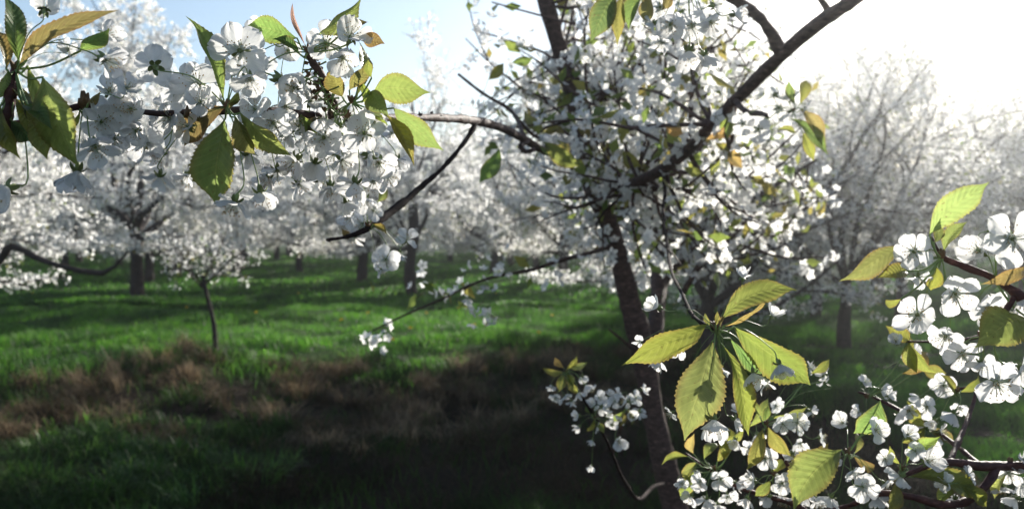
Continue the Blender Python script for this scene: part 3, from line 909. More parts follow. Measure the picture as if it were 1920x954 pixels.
limb('stem2b', 'limb', [(1226, 560, 3.75, 22), (1262, 505, 3.8, 16), (1325, 440, 3.8, 14), (1390, 385, 3.8, 11), (1450, 350, 3.85, 9), (1530, 300, 3.9, 6)], knob=0.05)
limb('right', 'limb', [(1106, 360, 3.25, 22), (1135, 352, 3.1, 20), (1180, 345, 2.8, 19), (1235, 322, 2.5, 22), (1290, 282, 2.3, 22), (1335, 233, 2.15, 22), (1400, 168, 2.0, 24), (1466, 103, 1.85, 27),
                       (1530, 48, 1.75, 26), (1600, 0, 1.65, 27), (1680, -60, 1.6, 26)], knob=0.05, step=0.015)
limb('right_up', 'branch', [(1466, 104, 1.85, 26), (1448, 66, 1.83, 22), (1425, 35, 1.8, 20), (1396, 12, 1.78, 20), (1350, -12, 1.75, 18), (1280, -30, 1.7, 14), (1200, -28, 1.55, 10), (1150, -18, 1.5, 6)], knob=0.10, step=0.008)
limb('right_knot', 'branch', [(1556, 28, 1.72, 14), (1548, 12, 1.71, 12), (1540, 2, 1.70, 10), (1528, -10, 1.7, 6)], knob=0.1, step=0.008)
limb('right_side', 'twig', [(1380, 190, 2.03, 13), (1400, 210, 1.95, 12), (1425, 213, 1.85, 10), (1455, 218, 1.75, 8), (1490, 205, 1.65, 6)], knob=0.08, step=0.01)
limb('hang', 'twig', [(1243, 318, 2.48, 10), (1247, 360, 2.4, 7), (1243, 400, 2.3, 7), (1250, 450, 2.0, 6), (1258, 505, 1.5, 6), (1280, 552, 1.0, 6), (1300, 592, 0.82, 7), (1338, 618, 0.74, 9)], knob=0.12, m=BARKD, step=0.008)
limb('low_side', 'twig', [(1165, 348, 2.9, 10), (1215, 356, 2.8, 10), (1262, 352, 2.7, 8), (1300, 365, 2.7, 6)], knob=0.08)
limb('cross', 'branch', [(1118, 190, 3.0, 6), (1150, 165, 2.9, 10), (1190, 130, 2.85, 9), (1230, 80, 2.8, 7)], knob=0.08)
limb('fan', 'twig', [(1275, 560, 3.5, 10), (1310, 500, 3.4, 12), (1345, 470, 3.3, 10), (1400, 415, 3.2, 8)], knob=0.08)
limb('left', 'limb', [(1095, 330, 3.22, 20), (1060, 300, 2.9, 15), (1010, 278, 2.5, 14), (985, 262, 2.2, 14), (935, 238, 1.8, 15), (885, 226, 1.45, 16), (840, 222, 1.25, 15), (760, 220, 1.05, 14),
                     (690, 222, 0.92, 14), (600, 217, 0.82, 16), (520, 210, 0.78, 16), (430, 208, 0.74, 15), (350, 212, 0.72, 14), (292, 213, 0.70, 12), (262, 208, 0.70, 8)], knob=0.10, step=0.006)
limb('left_loop', 'twig', [(990, 264, 2.2, 10), (975, 275, 2.1, 10), (985, 285, 2.1, 9), (1003, 280, 2.1, 8)], knob=0.1, step=0.01)
limb('droop', 'branch', [(892, 232, 1.47, 10), (870, 268, 1.42, 8), (830, 315, 1.37, 9), (790, 350, 1.33, 11), (755, 380, 1.28, 14), (722, 405, 1.24, 17), (690, 428, 1.2, 12), (655, 443, 1.18, 9), (612, 450, 1.17, 5)], knob=0.15, m=BARKD, step=0.008)
limb('upl', 'branch', [(985, 262, 2.25, 9), (960, 210, 2.5, 7), (905, 175, 2.6, 6), (860, 140, 2.7, 5)], knob=0.06)
limb('knot', 'spur_shoot', [(622, 222, 0.82, 16), (625, 196, 0.80, 15), (612, 170, 0.79, 16), (605, 145, 0.785, 14), (588, 120, 0.78, 12), (575, 100, 0.78, 8)], knob=0.25, step=0.003)
limb('lowleft', 'twig', [(1250, 905, 3.45, 7), (1225, 912, 3.0, 7), (1198, 935, 2.4, 7), (1170, 900, 2.0, 6), (1148, 850, 1.8, 5), (1120, 790, 1.68, 6), (1075, 720, 1.6, 5), (1060, 692, 1.58, 5)], knob=0.1, m=BARKD, step=0.01)
limb('lowleft2', 'twig', [(1148, 850, 1.8, 6), (1165, 800, 1.72, 5), (1178, 760, 1.68, 4)], knob=0.1, step=0.01)
limb('deadtwig', 'twig', [(1195, 660, 3.4, 7), (1170, 640, 3.3, 6), (1142, 617, 3.25, 4)], knob=0.1, step=0.02)

# hidden-side twigs that carry the mass of blossom
tw = Geo(); spurs = []
def in_crown(px, py):
    if py > 560 or px < 840 or px > 1570: return False
    if px < 1000 and py > 330: return False
    if px < 1120 and py > 430: return False
    if px > 1440 and py < 260 and px > 1470 + (py) * 0.35: return False
    if px > 1180 and py > 520: return False
    soft = min(1.0, (px - 840) / 260) if py < 330 else 1.0
    soft = min(soft, 0.35 + 0.65 * (0.5 + 0.5 * math.sin(px * 0.021 + 1.3 * math.sin(py * 0.017)) * math.sin(py * 0.026 + 0.9)))
    return rng.random() < 0.25 + 0.75 * soft
def twigs_from(key, count, length, i0=0.0, i1=1.0, up=0.2, back=0.35):
    p3, rr = LIMBS[key]
    p, r = catmull([np.array(x) for x in p3], rr, 0.05)
    for _ in range(count):
        i = int((i0 + (i1 - i0) * rng.random()) * (len(p) - 1))
        d = rvec() + np.array([0, back, up]); d /= np.linalg.norm(d)
        L = length * rng.uniform(0.5, 1.25)
        pts = [p[i]]; dd = d.copy(); n = 7
        for k in range(n):
            dd = dd + rng.normal(size=3) * 0.16 + np.array([0, 0, 0.05]); dd /= np.linalg.norm(dd)
            pts.append(pts[-1] + dd * L / n)
        a, b, c = proj(pts[-1])
        a2, b2, c2 = proj(pts[4])
        if not in_crown(a, b) or not in_crown(a2, b2) or c < 2.0 or c2 < 1.9: continue
        rad = np.linspace(0.0065, 0.0022, n + 1)
        tube(tw, pts, rad, 5, 0.05)
        for t in np.arange(0.12, 1.0, 0.085 / L):
            q_ = pts[int(t * n)] * (1 - (t * n) % 1) + pts[min(int(t * n) + 1, n)] * ((t * n) % 1)
            qa, qb, qc = proj(q_)
            if 365 < qb < 660 and qc < 3.45 and abs(qa - np.interp(qb, [345, 410, 480, 570, 650], [1108, 1138, 1160, 1182, 1204])) < 34: continue
            if qb < 115 and abs(qa - (1018 + qb * 0.28)) < 40 and qc < 3.3: continue
            spurs.append(q_)
        if L > 0.45:
            for kk in range(3):
                j = int(rng.integers(2, n)); d2 = dd + rvec() * 0.9; d2 /= np.linalg.norm(d2)
                e = pts[j] + d2 * L * 0.45
                if not in_crown(*proj(e)[:2]) or proj(e)[2] < 1.9: continue
                tube(tw, [pts[j], (pts[j] + e) / 2 + rvec() * 0.02, e], [0.004, 0.003, 0.002], 4, 0.05)
                for t in np.arange(0.2, 1.01, 0.09 / (L * 0.45)):
                    spurs.append(pts[j] * (1 - t) + e * t)
twigs_from('trunk', 90, 0.75, 0.62, 1.0)
twigs_from('stem2', 95, 0.75, 0.3, 1.0)
twigs_from('stem2b', 90, 0.55, 0.2, 1.0, 0.0)
twigs_from('right', 60, 0.6, 0.05, 0.75, 0.1, 0.8)
twigs_from('fan', 45, 0.5, 0.2, 1.0, 0.0)
twigs_from('cross', 30, 0.6, 0.0, 1.0)
twigs_from('upl', 14, 0.35, 0.1, 1.0)
twigs_from('low_side', 40, 0.5, 0.0, 1.0, 0.0)
limb('across', 'bough', [(1150, 460, 3.32, 9), (1100, 476, 3.2, 8), (1050, 488, 3.1, 8), (1000, 505, 3.0, 7), (930, 518, 3.0, 6), (880, 535, 3.0, 5), (830, 560, 3.0, 4), (760, 590, 3.0, 4), (695, 622, 3.0, 3)], knob=0.08)
for a_, b_ in [(1120, 470), (1080, 470), (1020, 515), (1005, 500), (985, 490), (915, 515), (895, 575), (870, 545), (860, 560), (830, 552), (905, 585), (780, 560), (800, 540), (715, 620), (682, 630), (715, 548), (955, 500), (1040, 480)]:
    spurs.append(np.array(P(a_ + rng.normal() * 6, b_ + rng.normal() * 6, 3.0 + rng.normal() * 0.04)))
    tube(tw, [P(a_, b_, 3.0), P(a_ + 12, b_ - 10, 3.02)], [0.002, 0.002], 4, 0.05)
o = link('twigs', tw.mesh('twigs', [BARK], offset=TB), main); o['kind'] = 'stuff'
sp = np.array(spurs)
print('main spurs', len(sp))
g = Geo(); v, q_ = flower_quads(sp[rng.random(len(sp)) < 0.62], 0.039, 5, 0.028, True); g.add(v, q_)
o = link('crown', g.mesh('crown', [PETALM], offset=TB), main); o['kind'] = 'stuff'
g = Geo(); v, t = leaf_quads(sp[rng.random(len(sp)) < 0.55], 0.056, 2, 0.018); g.add(v, None, t)
o = link('leaves', g.mesh('leaves', [LEAFM], offset=TB), main); o['kind'] = 'stuff'

def cluster(root, sx, sy, d, blossoms, leaves=(), dd=0.03, knob=0.004):
    s = P(sx, sy, d)
    g = Geo(); spur_knob(g, s - root.location, (0, 0, 1), knob)
    link('spur', g.mesh('spur', [SCALE]), root)
    for b in blossoms:
        x, y, dia = b[:3]
        face = b[3] if len(b) > 3 else None
        var = b[4] if len(b) > 4 else None
        rs = random.Random(int(x * 3 + y))
        add_blossom(root, s, x, y, dia, d + rs.uniform(-dd, dd), face, var)
    for l in leaves:
        x0, y0, x1, y1, w, tint = l[:6]
        kw = l[6] if len(l) > 6 else {}
        rs = random.Random(int(x0 * 5 + y1))
        kw = dict(kw)
        kw.setdefault('dt', rs.uniform(-0.02, 0.02))
        add_leaf(root, s, x0, y0, x1, y1, w, d + rs.uniform(-0.012, 0.008), tint, **kw)

# --- long bough reaching left, near blossoms and leaves
cluster(main, 425, 200, 0.72, [
    (370, 160, 95, (0.1, 0.1, 1), 0), (450, 95, 105, (0.25, -0.3, 0.9), 0), (468, 148, 70, (0.3, -0.5, 0.4)), (290, 125, 85, (-0.5, 0.3, -0.7), 1),
    (272, 268, 88, (-0.3, -0.2, 0.9), 1), (300, 330, 62, (-0.2, -0.6, -0.5)), (440, 378, 84, (-0.3, -0.8, 0.1)), (488, 362, 80, (0.2, -0.8, 0.2)), (318, 200, 60)],
    [(419, 185, 347, 30, 46, 'g', dict(fold=0.9, roll=0.5)), (424, 200, 345, 275, 46, 'b', dict(fold=0.25, bend=-0.08)), (420, 226, 407, 388, 84, 'g', dict(fold=0.55, roll=0.35, arch=0.10)),
     (440, 220, 480, 292, 48, 'b', dict(bend=0.15)), (450, 212, 547, 292, 56, 'l', dict(bend=0.14, fold=0.5)), (428, 195, 448, 170, 18, 'l'), (430, 205, 452, 186, 14, 'b')])
cluster(main, 578, 98, 0.77, [
    (611, 82, 84, (0.1, 0.0, 1), 3), (656, 70, 80, (0.3, 0.4, 0.6), 4), (642, 108, 78, (0.2, -0.5, 0.6)), (525, 150, 86, (0.8, -0.5, 0.3), 5), (552, 165, 70, (-0.2, -0.7, 0.5)),
    (497, 68, 78, (-0.3, 0.2, 0.7)), (480, 120, 70, (0.3, -0.4, 0.6))],
    [(557, 72, 459, 52, 44, 'g', dict(bend=-0.22, fold=0.3)), (562, 102, 508, 74, 24, 'd', dict(bend=-0.1)), (573, 88, 549, 6, 16, 'p', dict(fold=1.2)),
     (598, 64, 678, -4, 56, 'l', dict(bend=0.16)), (679, 70, 722, 83, 30, 'b', dict(bend=0.12)), (645, 60, 690, 42, 20, 'b')])
cluster(main, 660, 192, 0.78, [
    (683, 250, 86, (0.0, 0.1, 1), 2), (710, 305, 74, (0.3, -0.4, 0.7)), (727, 330, 62, (0.5, -0.5, 0.3)), (665, 345, 76, (-0.1, -0.7, 0.4)), (607, 258, 80, (0.1, -0.1, 0.9), 1), (640, 300, 66)],
    [(670, 178, 672, 77, 30, 'l', dict(fold=0.5)), (699, 174, 808, 174, 52, 'l', dict(bend=0.24, fold=0.35)), (697, 172, 729, 218, 44, 'g'), (674, 152, 729, 236, 26, 'y', dict(fold=0.8)),
     (724, 216, 777, 312, 34, 'y', dict(fold=0.9)), (738, 203, 833, 283, 48, 'l', dict(bend=0.12, fold=0.35)), (642, 182, 624, 122, 40, 'y'), (697, 146, 690, 112, 20, 'y'), (655, 170, 700, 120, 26, 'b')])
cluster(main, 560, 212, 0.80, [
    (566, 228, 82, (0.0, 0.2, 0.9), 4), (553, 300, 78, (-0.3, -0.6, 0.5)), (590, 305, 70), (520, 320, 72, (0.1, -0.8, 0.4)), (500, 262, 60), (582, 190, 66, (0.2, 0.6, 0.5)), (620, 350, 62, (0.1, -0.7, 0.1)), (540, 250, 60)],
    [(565, 216, 590, 262, 26, 'y'), (600, 220, 575, 255, 20, 'b')])
cluster(main, 330, 216, 0.74, [(250, 215, 74, (-0.7, -0.1, 0.4)), (300, 290, 62, (-0.3, -0.7, 0.5)), (370, 250, 66), (330, 170, 66, (0.1, 0.4, 0.9), 0)], [(338, 214, 322, 196, 20, 'g'), (340, 222, 352, 206, 16, 'g')])
cluster(main, 690, 425, 1.2, [(680, 420, 58, (-0.4, 0.2, 0.8)), (655, 405, 48), (665, 445, 46), (724, 486, 58, (-0.2, -0.3, 0.9), 0), (763, 450, 50, (0.6, 0.4, 0.6)), (748, 475, 40), (700, 395, 44), (683, 372, 58, (0.1, -0.6, 0.4)), (716, 508, 32)],
        [(700, 420, 725, 440, 16, 'y'), (655, 440, 640, 428, 14, 'o'), (722, 348, 707, 380, 20, 'l')], knob=0.005)
for k, (sx, sy, d, lst) in enumerate([(395, 210, 0.80, [(352, 185, 72), (405, 130, 70), (330, 245, 66), (385, 300, 66), (415, 265, 60), (350, 330, 58)]), (520, 210, 0.84, [(540, 95, 64), (575, 255, 66), (535, 215, 66), (610, 225, 60), (600, 335, 64), (560, 345, 60)]), (640, 218, 0.88, [(650, 275, 62), (690, 290, 60), (625, 290, 62), (700, 340, 58), (745, 300, 56), (650, 380, 54)]),(760, 222, 1.06, [(735, 250, 40), (770, 262, 42)]), (480, 212, 0.80, [(470, 245, 56), (515, 235, 60), (462, 290, 54), (500, 335, 60)]), (620, 215, 0.86, [(640, 232, 55), (655, 215, 50), (590, 160, 50), (560, 190, 50)])]):
    cluster(main, sx, sy, d, lst)
# short knobby spurs along the near boughs
g = Geo()
for k_, st_, sz_ in (('left', 0.028, 0.0026), ('right', 0.07, 0.006), ('right_up', 0.03, 0.0045), ('droop', 0.03, 0.0028), ('hang', 0.06, 0.0022)):
    p_, r_ = catmull([np.array(x) for x in LIMBS[k_][0]], LIMBS[k_][1], st_)
    for a_, b_ in zip(p_, r_):
        if rng.random() < 0.65:
            d_ = rvec(); spur_knob(g, a_ - np.array(TB) + d_ * b_ * 0.8, d_, sz_ * rng.uniform(0.6, 1.3), n=3)
link('bark_spurs', g.mesh('bark_spurs', [BARK]), main)['kind'] = 'stuff'
for sx, sy, d, lst in [(350, 216, 0.70, [(318, 222, 72, (-0.3, 0.1, 0.9)), (352, 238, 64), (375, 192, 68, (0.2, 0.4, 0.8))]), (500, 212, 0.73, [(478, 205, 66, (-0.2, 0.3, 0.8)), (512, 230, 74, (0.2, -0.3, 0.9)), (535, 200, 60)]),
                       (650, 220, 0.79, [(636, 236, 62), (700, 228, 60, (0.3, -0.2, 0.8)), (655, 262, 64, (0, -0.6, 0.7))])]:
    cluster(main, sx, sy, d, lst, dd=0.015)
# bud scale and stalk tangle around the knotted shoot
g = Geo()
for k in range(40):
    t = rng.random(); c0 = np.array(P(575 + 50 * t + rng.normal() * 8, 100 + 115 * t, 0.79) - TB)
    spur_knob(g, c0 + rng.normal(size=3) * 0.004, rvec(), rng.uniform(0.002, 0.0036), n=3)
link('bud_scales', g.mesh('bud_scales', [SCALE]), main)
g = Geo()
for k in range(34):
    t = rng.random(); c0 = np.array(P(580 + 50 * t, 110 + 110 * t, 0.785) - TB); dv = rvec() * 0.018 * rng.uniform(0.5, 1.3)
    tube(g, [c0, c0 + dv * 0.6 + rng.normal(size=3) * 0.003, c0 + dv], [0.0007, 0.0006, 0.0009], 5, 0.003)
link('bare_stalks', g.mesh('bare_stalks', [STALK]), main)

# --- spray of leaves at the tip of the hanging twig
cluster(main, 1343, 617, 0.74, [
    (1233, 575, 48, (-0.8, 0.3, 0.2), 5), (1236, 676, 44, (-0.3, -0.8, 0.2), 6), (1270, 652, 46, (-0.2, -0.7, 0.5)), (1393, 520, 42, (0.1, 0.8, 0.2), 6), (1448, 592, 46, (0.5, 0.7, 0.2), 5),
    (1338, 787, 78, (0.0, -0.8, 0.35), 5), (1378, 786, 46, (0.5, -0.5, 0.2), 6), (1258, 774, 30), (1412, 700, 62, (0.0, -0.8, 0.4), 5), (1461, 683, 58, (0.3, -0.8, 0.3), 5), (1351, 690, 44), (1200, 640, 28), (1436, 718, 42)],
    [(1326, 607, 1165, 685, 56, 'y', dict(bend=-0.16, fold=0.6, roll=-0.6, arch=0.12)), (1335, 640, 1283, 826, 86, 'g', dict(fold=0.6, arch=0.10, roll=-0.3, bend=-0.04)), (1354, 597, 1496, 544, 52, 'y', dict(bend=0.16, fold=0.4)),
     (1357, 612, 1444, 543, 15, 'o', dict(fold=1.0)), (1376, 612, 1520, 722, 72, 'y', dict(bend=0.12, fold=0.65, arch=0.14, roll=0.4)), (1357, 650, 1404, 817, 40, 'y', dict(fold=0.6)), (1368, 634, 1445, 702, 30, 'g', dict(fold=0.7)),
     (1335, 612, 1322, 586, 12, 'y'), (1342, 610, 1345, 582, 10, 'y'), (1350, 612, 1362, 590, 9, 'b')], knob=0.005)
# --- small spray left of the trunk foot
cluster(main, 1062, 697, 1.58, [(1092, 706, 26), (1042, 745, 32), (1085, 735, 28), (1106, 728, 30), (1034, 725, 22), (1072, 752, 26), (1098, 722, 30), (1060, 742, 24)],
        [(1056, 697, 1015, 689, 15, 'y'), (1062, 692, 1082, 664, 14, 'y'), (1068, 690, 1103, 678, 14, 'l'), (1054, 700, 1048, 735, 20, 'y'), (1062, 702, 1075, 725, 18, 'l'), (1058, 690, 1040, 670, 14, 'o'), (1066, 700, 1092, 742, 18, 'y')])
cluster(main, 1115, 785, 1.66, [(1123, 745, 30), (1128, 762, 34), (1084, 779, 26), (1085, 800, 24), (1140, 780, 28), (1108, 875, 22), (1110, 825, 22), (1120, 800, 22), (1135, 765, 28), (1112, 760, 28), (1148, 796, 26)], [(1115, 785, 1100, 808, 12, 'y'), (1118, 790, 1133, 812, 12, 'l'), (1110, 775, 1098, 760, 12, 'l')])
cluster(main, 1176, 762, 1.68, [(1160, 738, 28), (1175, 752, 34), (1192, 746, 30), (1153, 752, 30), (1198, 772, 34), (1160, 826, 38, (0.2, -0.4, 0.9)), (1182, 776, 30), (1165, 782, 28), (1205, 730, 26), (1142, 740, 22)],
        [(1172, 765, 1150, 790, 14, 'y'), (1178, 768, 1182, 800, 13, 'l'), (1168, 770, 1160, 800, 13, 'y')])
# --- mid boughs: yellow green leaves round the fork and on the slanting limb
NP_ = []
for k_ in ('trunk', 'right', 'left', 'upl', 'low_side', 'right_up'):
    NP_ += list(catmull([np.array(x) for x in LIMBS[k_][0]], LIMBS[k_][1], 0.04)[0])
def lone(lst, d):
    for l in lst:
        best = min(((proj(p)[0] - l[0]) ** 2 + (proj(p)[1] - l[1]) ** 2, i) for i, p in enumerate(NP_))[1]
        q_ = Vector(NP_[best])
        add_leaf(main, q_, *l[:5], max(1.4, proj(q_)[2] - 0.04), l[5])
lone([(1019, 266, 1092, 312, 38, 'y'), (1045, 262, 1062, 305, 24, 'l'), (1080, 238, 1114, 262, 24, 'o'), (1139, 318, 1090, 344, 24, 'l'), (1166, 284, 1204, 312, 30, 'y'), (1120, 290, 1160, 262, 22, 'y'),
      (1247, 234, 1284, 250, 22, 'o'), (983, 206, 1021, 252, 24, 'l'), (936, 278, 898, 344, 34, 'g'), (1020, 250, 1052, 240, 20, 'y'), (1150, 330, 1200, 340, 20, 'y'), (1060, 296, 1100, 330, 24, 'l'),
      (1130, 255, 1170, 240, 18, 'y'), (1110, 330, 1112, 368, 20, 'o'), (960, 118, 1000, 108, 20, 'l'), (915, 150, 945, 118, 22, 'y')], 2.2)
lone([(1324, 262, 1391, 250, 28, 'o'), (1340, 268, 1375, 300, 22, 'y'), (1351, 280, 1393, 316, 26, 'o'), (1459, 243, 1493, 250, 16, 'y')], 1.9)
cluster(main, 1487, 208, 1.62, [(1460, 203, 50, (-0.3, -0.1, 0.9), 0), (1483, 186, 46), (1422, 242, 56, (-0.4, -0.3, 0.9), 1), (1393, 232, 44), (1510, 208, 40), (1440, 265, 44), (1452, 178, 40)],
        [(1483, 223, 1553, 292, 28, 'g', dict(fold=0.5)), (1502, 206, 1546, 270, 30, 'o'), (1505, 248, 1526, 303, 22, 'y'), (1500, 195, 1512, 150, 24, 'y'), (1490, 190, 1478, 150, 18, 'g')])
# --- bunch hanging from the top edge
cluster(main, 1290, -28, 1.05, [(1292, 98, 74, (-0.1, -0.9, 0.3), 5), (1322, 106, 66, (0.3, -0.8, 0.3), 5), (1297, 48, 66, (0.0, -0.6, 0.6)), (1258, 46, 72, (-0.3, -0.4, 0.8)), (1333, 42, 64, (0.2, -0.5, 0.8)), (1378, 28, 56, (0.8, -0.1, 0.3), 6),
                                (1240, 80, 54, (-0.5, -0.7, 0.3)), (1238, 14, 60), (1340, 10, 56), (1225, 45, 48)],
        [(1255, -10, 1240, 20, 22, 'b')], knob=0.006)
cluster(main, 1175, -45, 1.05, [], [(1152, -12, 1106, 80, 44, 'g', dict(fold=0.4)), (1168, -8, 1157, 88, 28, 'y', dict(fold=0.8)), (1202, -16, 1179, 58, 36, 'g'), (1220, -10, 1213, 48, 30, 'b')], knob=0.006)

# ------------------------------------------------------------------ branch at the left frame edge
lb = thing('cherry_branch', 'blossoming cherry branch reaching in at the upper left corner with big bronze green leaves', 'branch', P(-160, 275, 0.60))
def br(root, name, pts, m=TWIG, **kw):
    px_tube(root, name, pts, m=m, **kw)
br(lb, 'stem', [(-160, 275, 0.60, 32), (-60, 258, 0.61, 30), (0, 246, 0.62, 28), (50, 232, 0.63, 22), (100, 215, 0.645, 16), (150, 200, 0.66, 14), (190, 205, 0.665, 8)], knob=0.14, step=0.004)
br(lb, 'twig', [(10, 240, 0.62, 24), (16, 200, 0.62, 22), (22, 165, 0.62, 18), (28, 128, 0.62, 12)], knob=0.16, step=0.003)
cluster(lb, 28, 130, 0.62, [(83, 18, 68, (-0.2, 0.6, -0.5), 4), (196, 66, 62, (0.9, 0.2, 0.2), 5), (197, 112, 84, (0.9, -0.4, 0.1), 4), (128, 92, 40), (15, 355, 96, (-0.2, -0.4, 0.7), 5)],
    [(36, 122, 224, 20, 38, 'b', dict(bend=0.03, fold=0.7)), (36, 118, 2, -12, 40, 'g', dict(fold=0.5)), (12, 130, -12, 55, 34, 'o'), (52, 124, 138, 290, 44, 'l', dict(fold=0.9, roll=0.4, bend=0.06)), (80, 145, 148, 314, 78, 'l', dict(bend=0.12, fold=0.55)),
     (18, 150, 73, 286, 42, 'd', dict(bend=-0.12, fold=0.5)), (62, 214, 89, 300, 44, 'y'), (14, 132, -6, 186, 38, 'l'), (60, 90, 84, 60, 26, 'g'), (20, 225, 70, 262, 40, 'd'), (45, 200, 100, 245, 38, 'g'), (0, 200, 40, 300, 38, 'y'), (150, 96, 206, 52, 34, 'g', dict(bend=0.1)), (30, 185, 60, 262, 30, 'y'), (5, 205, -30, 260, 40, 'g')])
cluster(lb, 158, 200, 0.66, [(218, 208, 100, (0.6, -0.45, 0.7), 3), (205, 170, 70, (0.5, 0.3, 0.6)), (178, 275, 86, (0.5, -0.5, 0.6), 4), (145, 322, 92, (0.1, -0.9, 0.3), 5), (215, 260, 60, (0.5, -0.6, 0.4)), (130, 265, 50), (246, 205, 74, (0.2, 0.1, 0.9)), (190, 228, 70, (0.3, -0.4, 0.8)), (238, 165, 60, (0.5, 0.4, 0.5)), (255, 245, 60)], [(165, 195, 190, 170, 14, 'b'), (150, 206, 120, 240, 16, 'y')], knob=0.006)

# ------------------------------------------------------------------ branch at the right
rb = thing('cherry_branch', 'sunlit cherry branch entering at the right edge with large open white blossoms', 'branch', P(2010, 640, 0.66))
br(rb, 'stem', [(2010, 640, 0.66, 22), (1960, 590, 0.66, 20), (1905, 550, 0.66, 18), (1860, 520, 0.665, 15), (1810, 500, 0.67, 13), (1765, 480, 0.675, 10), (1745, 445, 0.68, 8)], knob=0.12, step=0.004)
br(rb, 'twig', [(1905, 550, 0.66, 12), (1880, 590, 0.66, 10), (1840, 630, 0.66, 8)], knob=0.12, step=0.004)
cluster(rb, 1765, 483, 0.67, [(1714, 472, 80, (-0.6, 0.1, 0.7), 3), (1720, 590, 88, (-0.5, 0.1, 0.8), 4), (1722, 520, 50), (1790, 550, 88, (-0.1, -0.3, 0.9), 2), (1773, 630, 74, (-0.5, -0.5, 0.6))],
    [(1694, 464, 1572, 527, 44, 'l', dict(bend=-0.12, roll=-0.2)), (1743, 440, 1856, 341, 52, 'w', dict(bend=0.2, fold=0.45, roll=0.2, arch=0.06)), (1700, 508, 1642, 522, 32, 'y'), (1750, 455, 1765, 405, 20, 'g'), (1770, 470, 1815, 415, 34, 'l'), (1690, 560, 1660, 570, 18, 'y'), (1755, 500, 1745, 545, 30, 'y')])
cluster(rb, 1868, 530, 0.66, [(1835, 470, 76, (-0.7, 0.2, 0.6), 5), (1896, 447, 106, (0.0, 0.1, 1), 0), (1851, 578, 84, (0.0, -0.4, 0.9), 1), (1925, 560, 80), (1860, 430, 46)],
    [(1922, 505, 1838, 533, 30, 'o', dict(bend=-0.12)), (1930, 598, 1828, 652, 72, 'l', dict(bend=-0.08, fold=0.25)), (1900, 500, 1875, 450, 20, 'y')])
cluster(rb, 1842, 632, 0.66, [(1805, 663, 78, (-0.4, -0.4, 0.8), 3), (1868, 716, 98, (-0.05, -0.5, 0.9), 1), (1915, 690, 84, (0.4, -0.2, 0.8), 2), (1840, 680, 54)], [])

# ------------------------------------------------------------------ low branches at the bottom right
bb = thing('cherry_branch', 'low red barked cherry branch at the bottom right corner full of small blossoms', 'branch', P(2050, 880, 1.0))
br(bb, 'stem', [(2050, 880, 1.0, 22), (1980, 874, 0.99, 20), (1900, 873, 0.98, 20), (1840, 873, 0.97, 18), (1775, 866, 0.96, 15), (1720, 880, 0.95, 10), (1680, 900, 0.94, 7)], knob=0.10, step=0.005)
br(bb, 'twig', [(1870, 874, 0.975, 16), (1852, 905, 0.96, 15), (1815, 938, 0.95, 16), (1765, 945, 0.94, 16), (1715, 932, 0.93, 14), (1650, 925, 0.95, 12), (1590, 948, 1.0, 10), (1540, 960, 1.0, 9)], knob=0.10, step=0.005)
br(bb, 'twig', [(1780, 866, 0.96, 11), (1800, 820, 1.0, 10), (1820, 770, 1.05, 8), (1828, 728, 1.08, 6), (1790, 730, 1.1, 4)], knob=0.12, step=0.005)
br(bb, 'twig', [(1840, 873, 0.97, 9), (1760, 810, 1.08, 8), (1690, 770, 1.15, 7), (1640, 745, 1.2, 6), (1610, 735, 1.2, 4)], knob=0.12, step=0.006)
cluster(bb, 1690, 880, 0.94, [(1740, 864, 62, (0.3, 0.4, 0.8)), (1688, 892, 56), (1702, 815, 44, (0, 0.5, 0.8)), (1716, 845, 40), (1660, 860, 36)],
    [(1707, 893, 1840, 937, 48, 'y', dict(bend=0.12)), (1700, 870, 1764, 817, 30, 'l'), (1680, 905, 1660, 960, 36, 'l'), (1688, 870, 1668, 835, 16, 'y')])
cluster(bb, 1590, 850, 0.95, [(1616, 912, 62, (0.1, 0.1, 0.9), 1), (1646, 930, 56), (1557, 932, 52), (1642, 806, 50, (0.2, 0.4, 0.8)), (1580, 792, 44), (1600, 885, 44), (1660, 905, 40), (1535, 940, 40)],
    [(1578, 843, 1488, 957, 78, 'l', dict(bend=-0.10, fold=0.6, arch=0.14)), (1602, 850, 1608, 812, 18, 'l'), (1600, 855, 1640, 880, 20, 'b'), (1650, 750, 1600, 812, 58, 'g', dict(bend=0.1))])
cluster(bb, 1625, 745, 1.2, [(1622, 716, 32), (1652, 730, 40), (1684, 775, 38), (1666, 742, 32), (1695, 673, 26, (0, 0.2, 0.6), 6), (1610, 772, 30)], [(1690, 700, 1740, 660, 28, 'y'), (1700, 660, 1705, 630, 20, 'y'), (1730, 690, 1775, 700, 28, 'y')])
cluster(bb, 1795, 735, 1.08, [(1769, 722, 52, (-0.2, 0.1, 0.9), 1), (1788, 775, 50), (1738, 762, 48), (1725, 745, 38), (1752, 790, 36), (1800, 765, 34)], [(1790, 740, 1760, 700, 22, 'y'), (1800, 735, 1835, 700, 24, 'l')])
cluster(bb, 1895, 868, 0.98, [(1892, 886, 52), (1880, 912, 46), (1915, 905, 50), (1905, 935, 46), (1918, 860, 40)], [(1890, 880, 1865, 935, 26, 'l')])

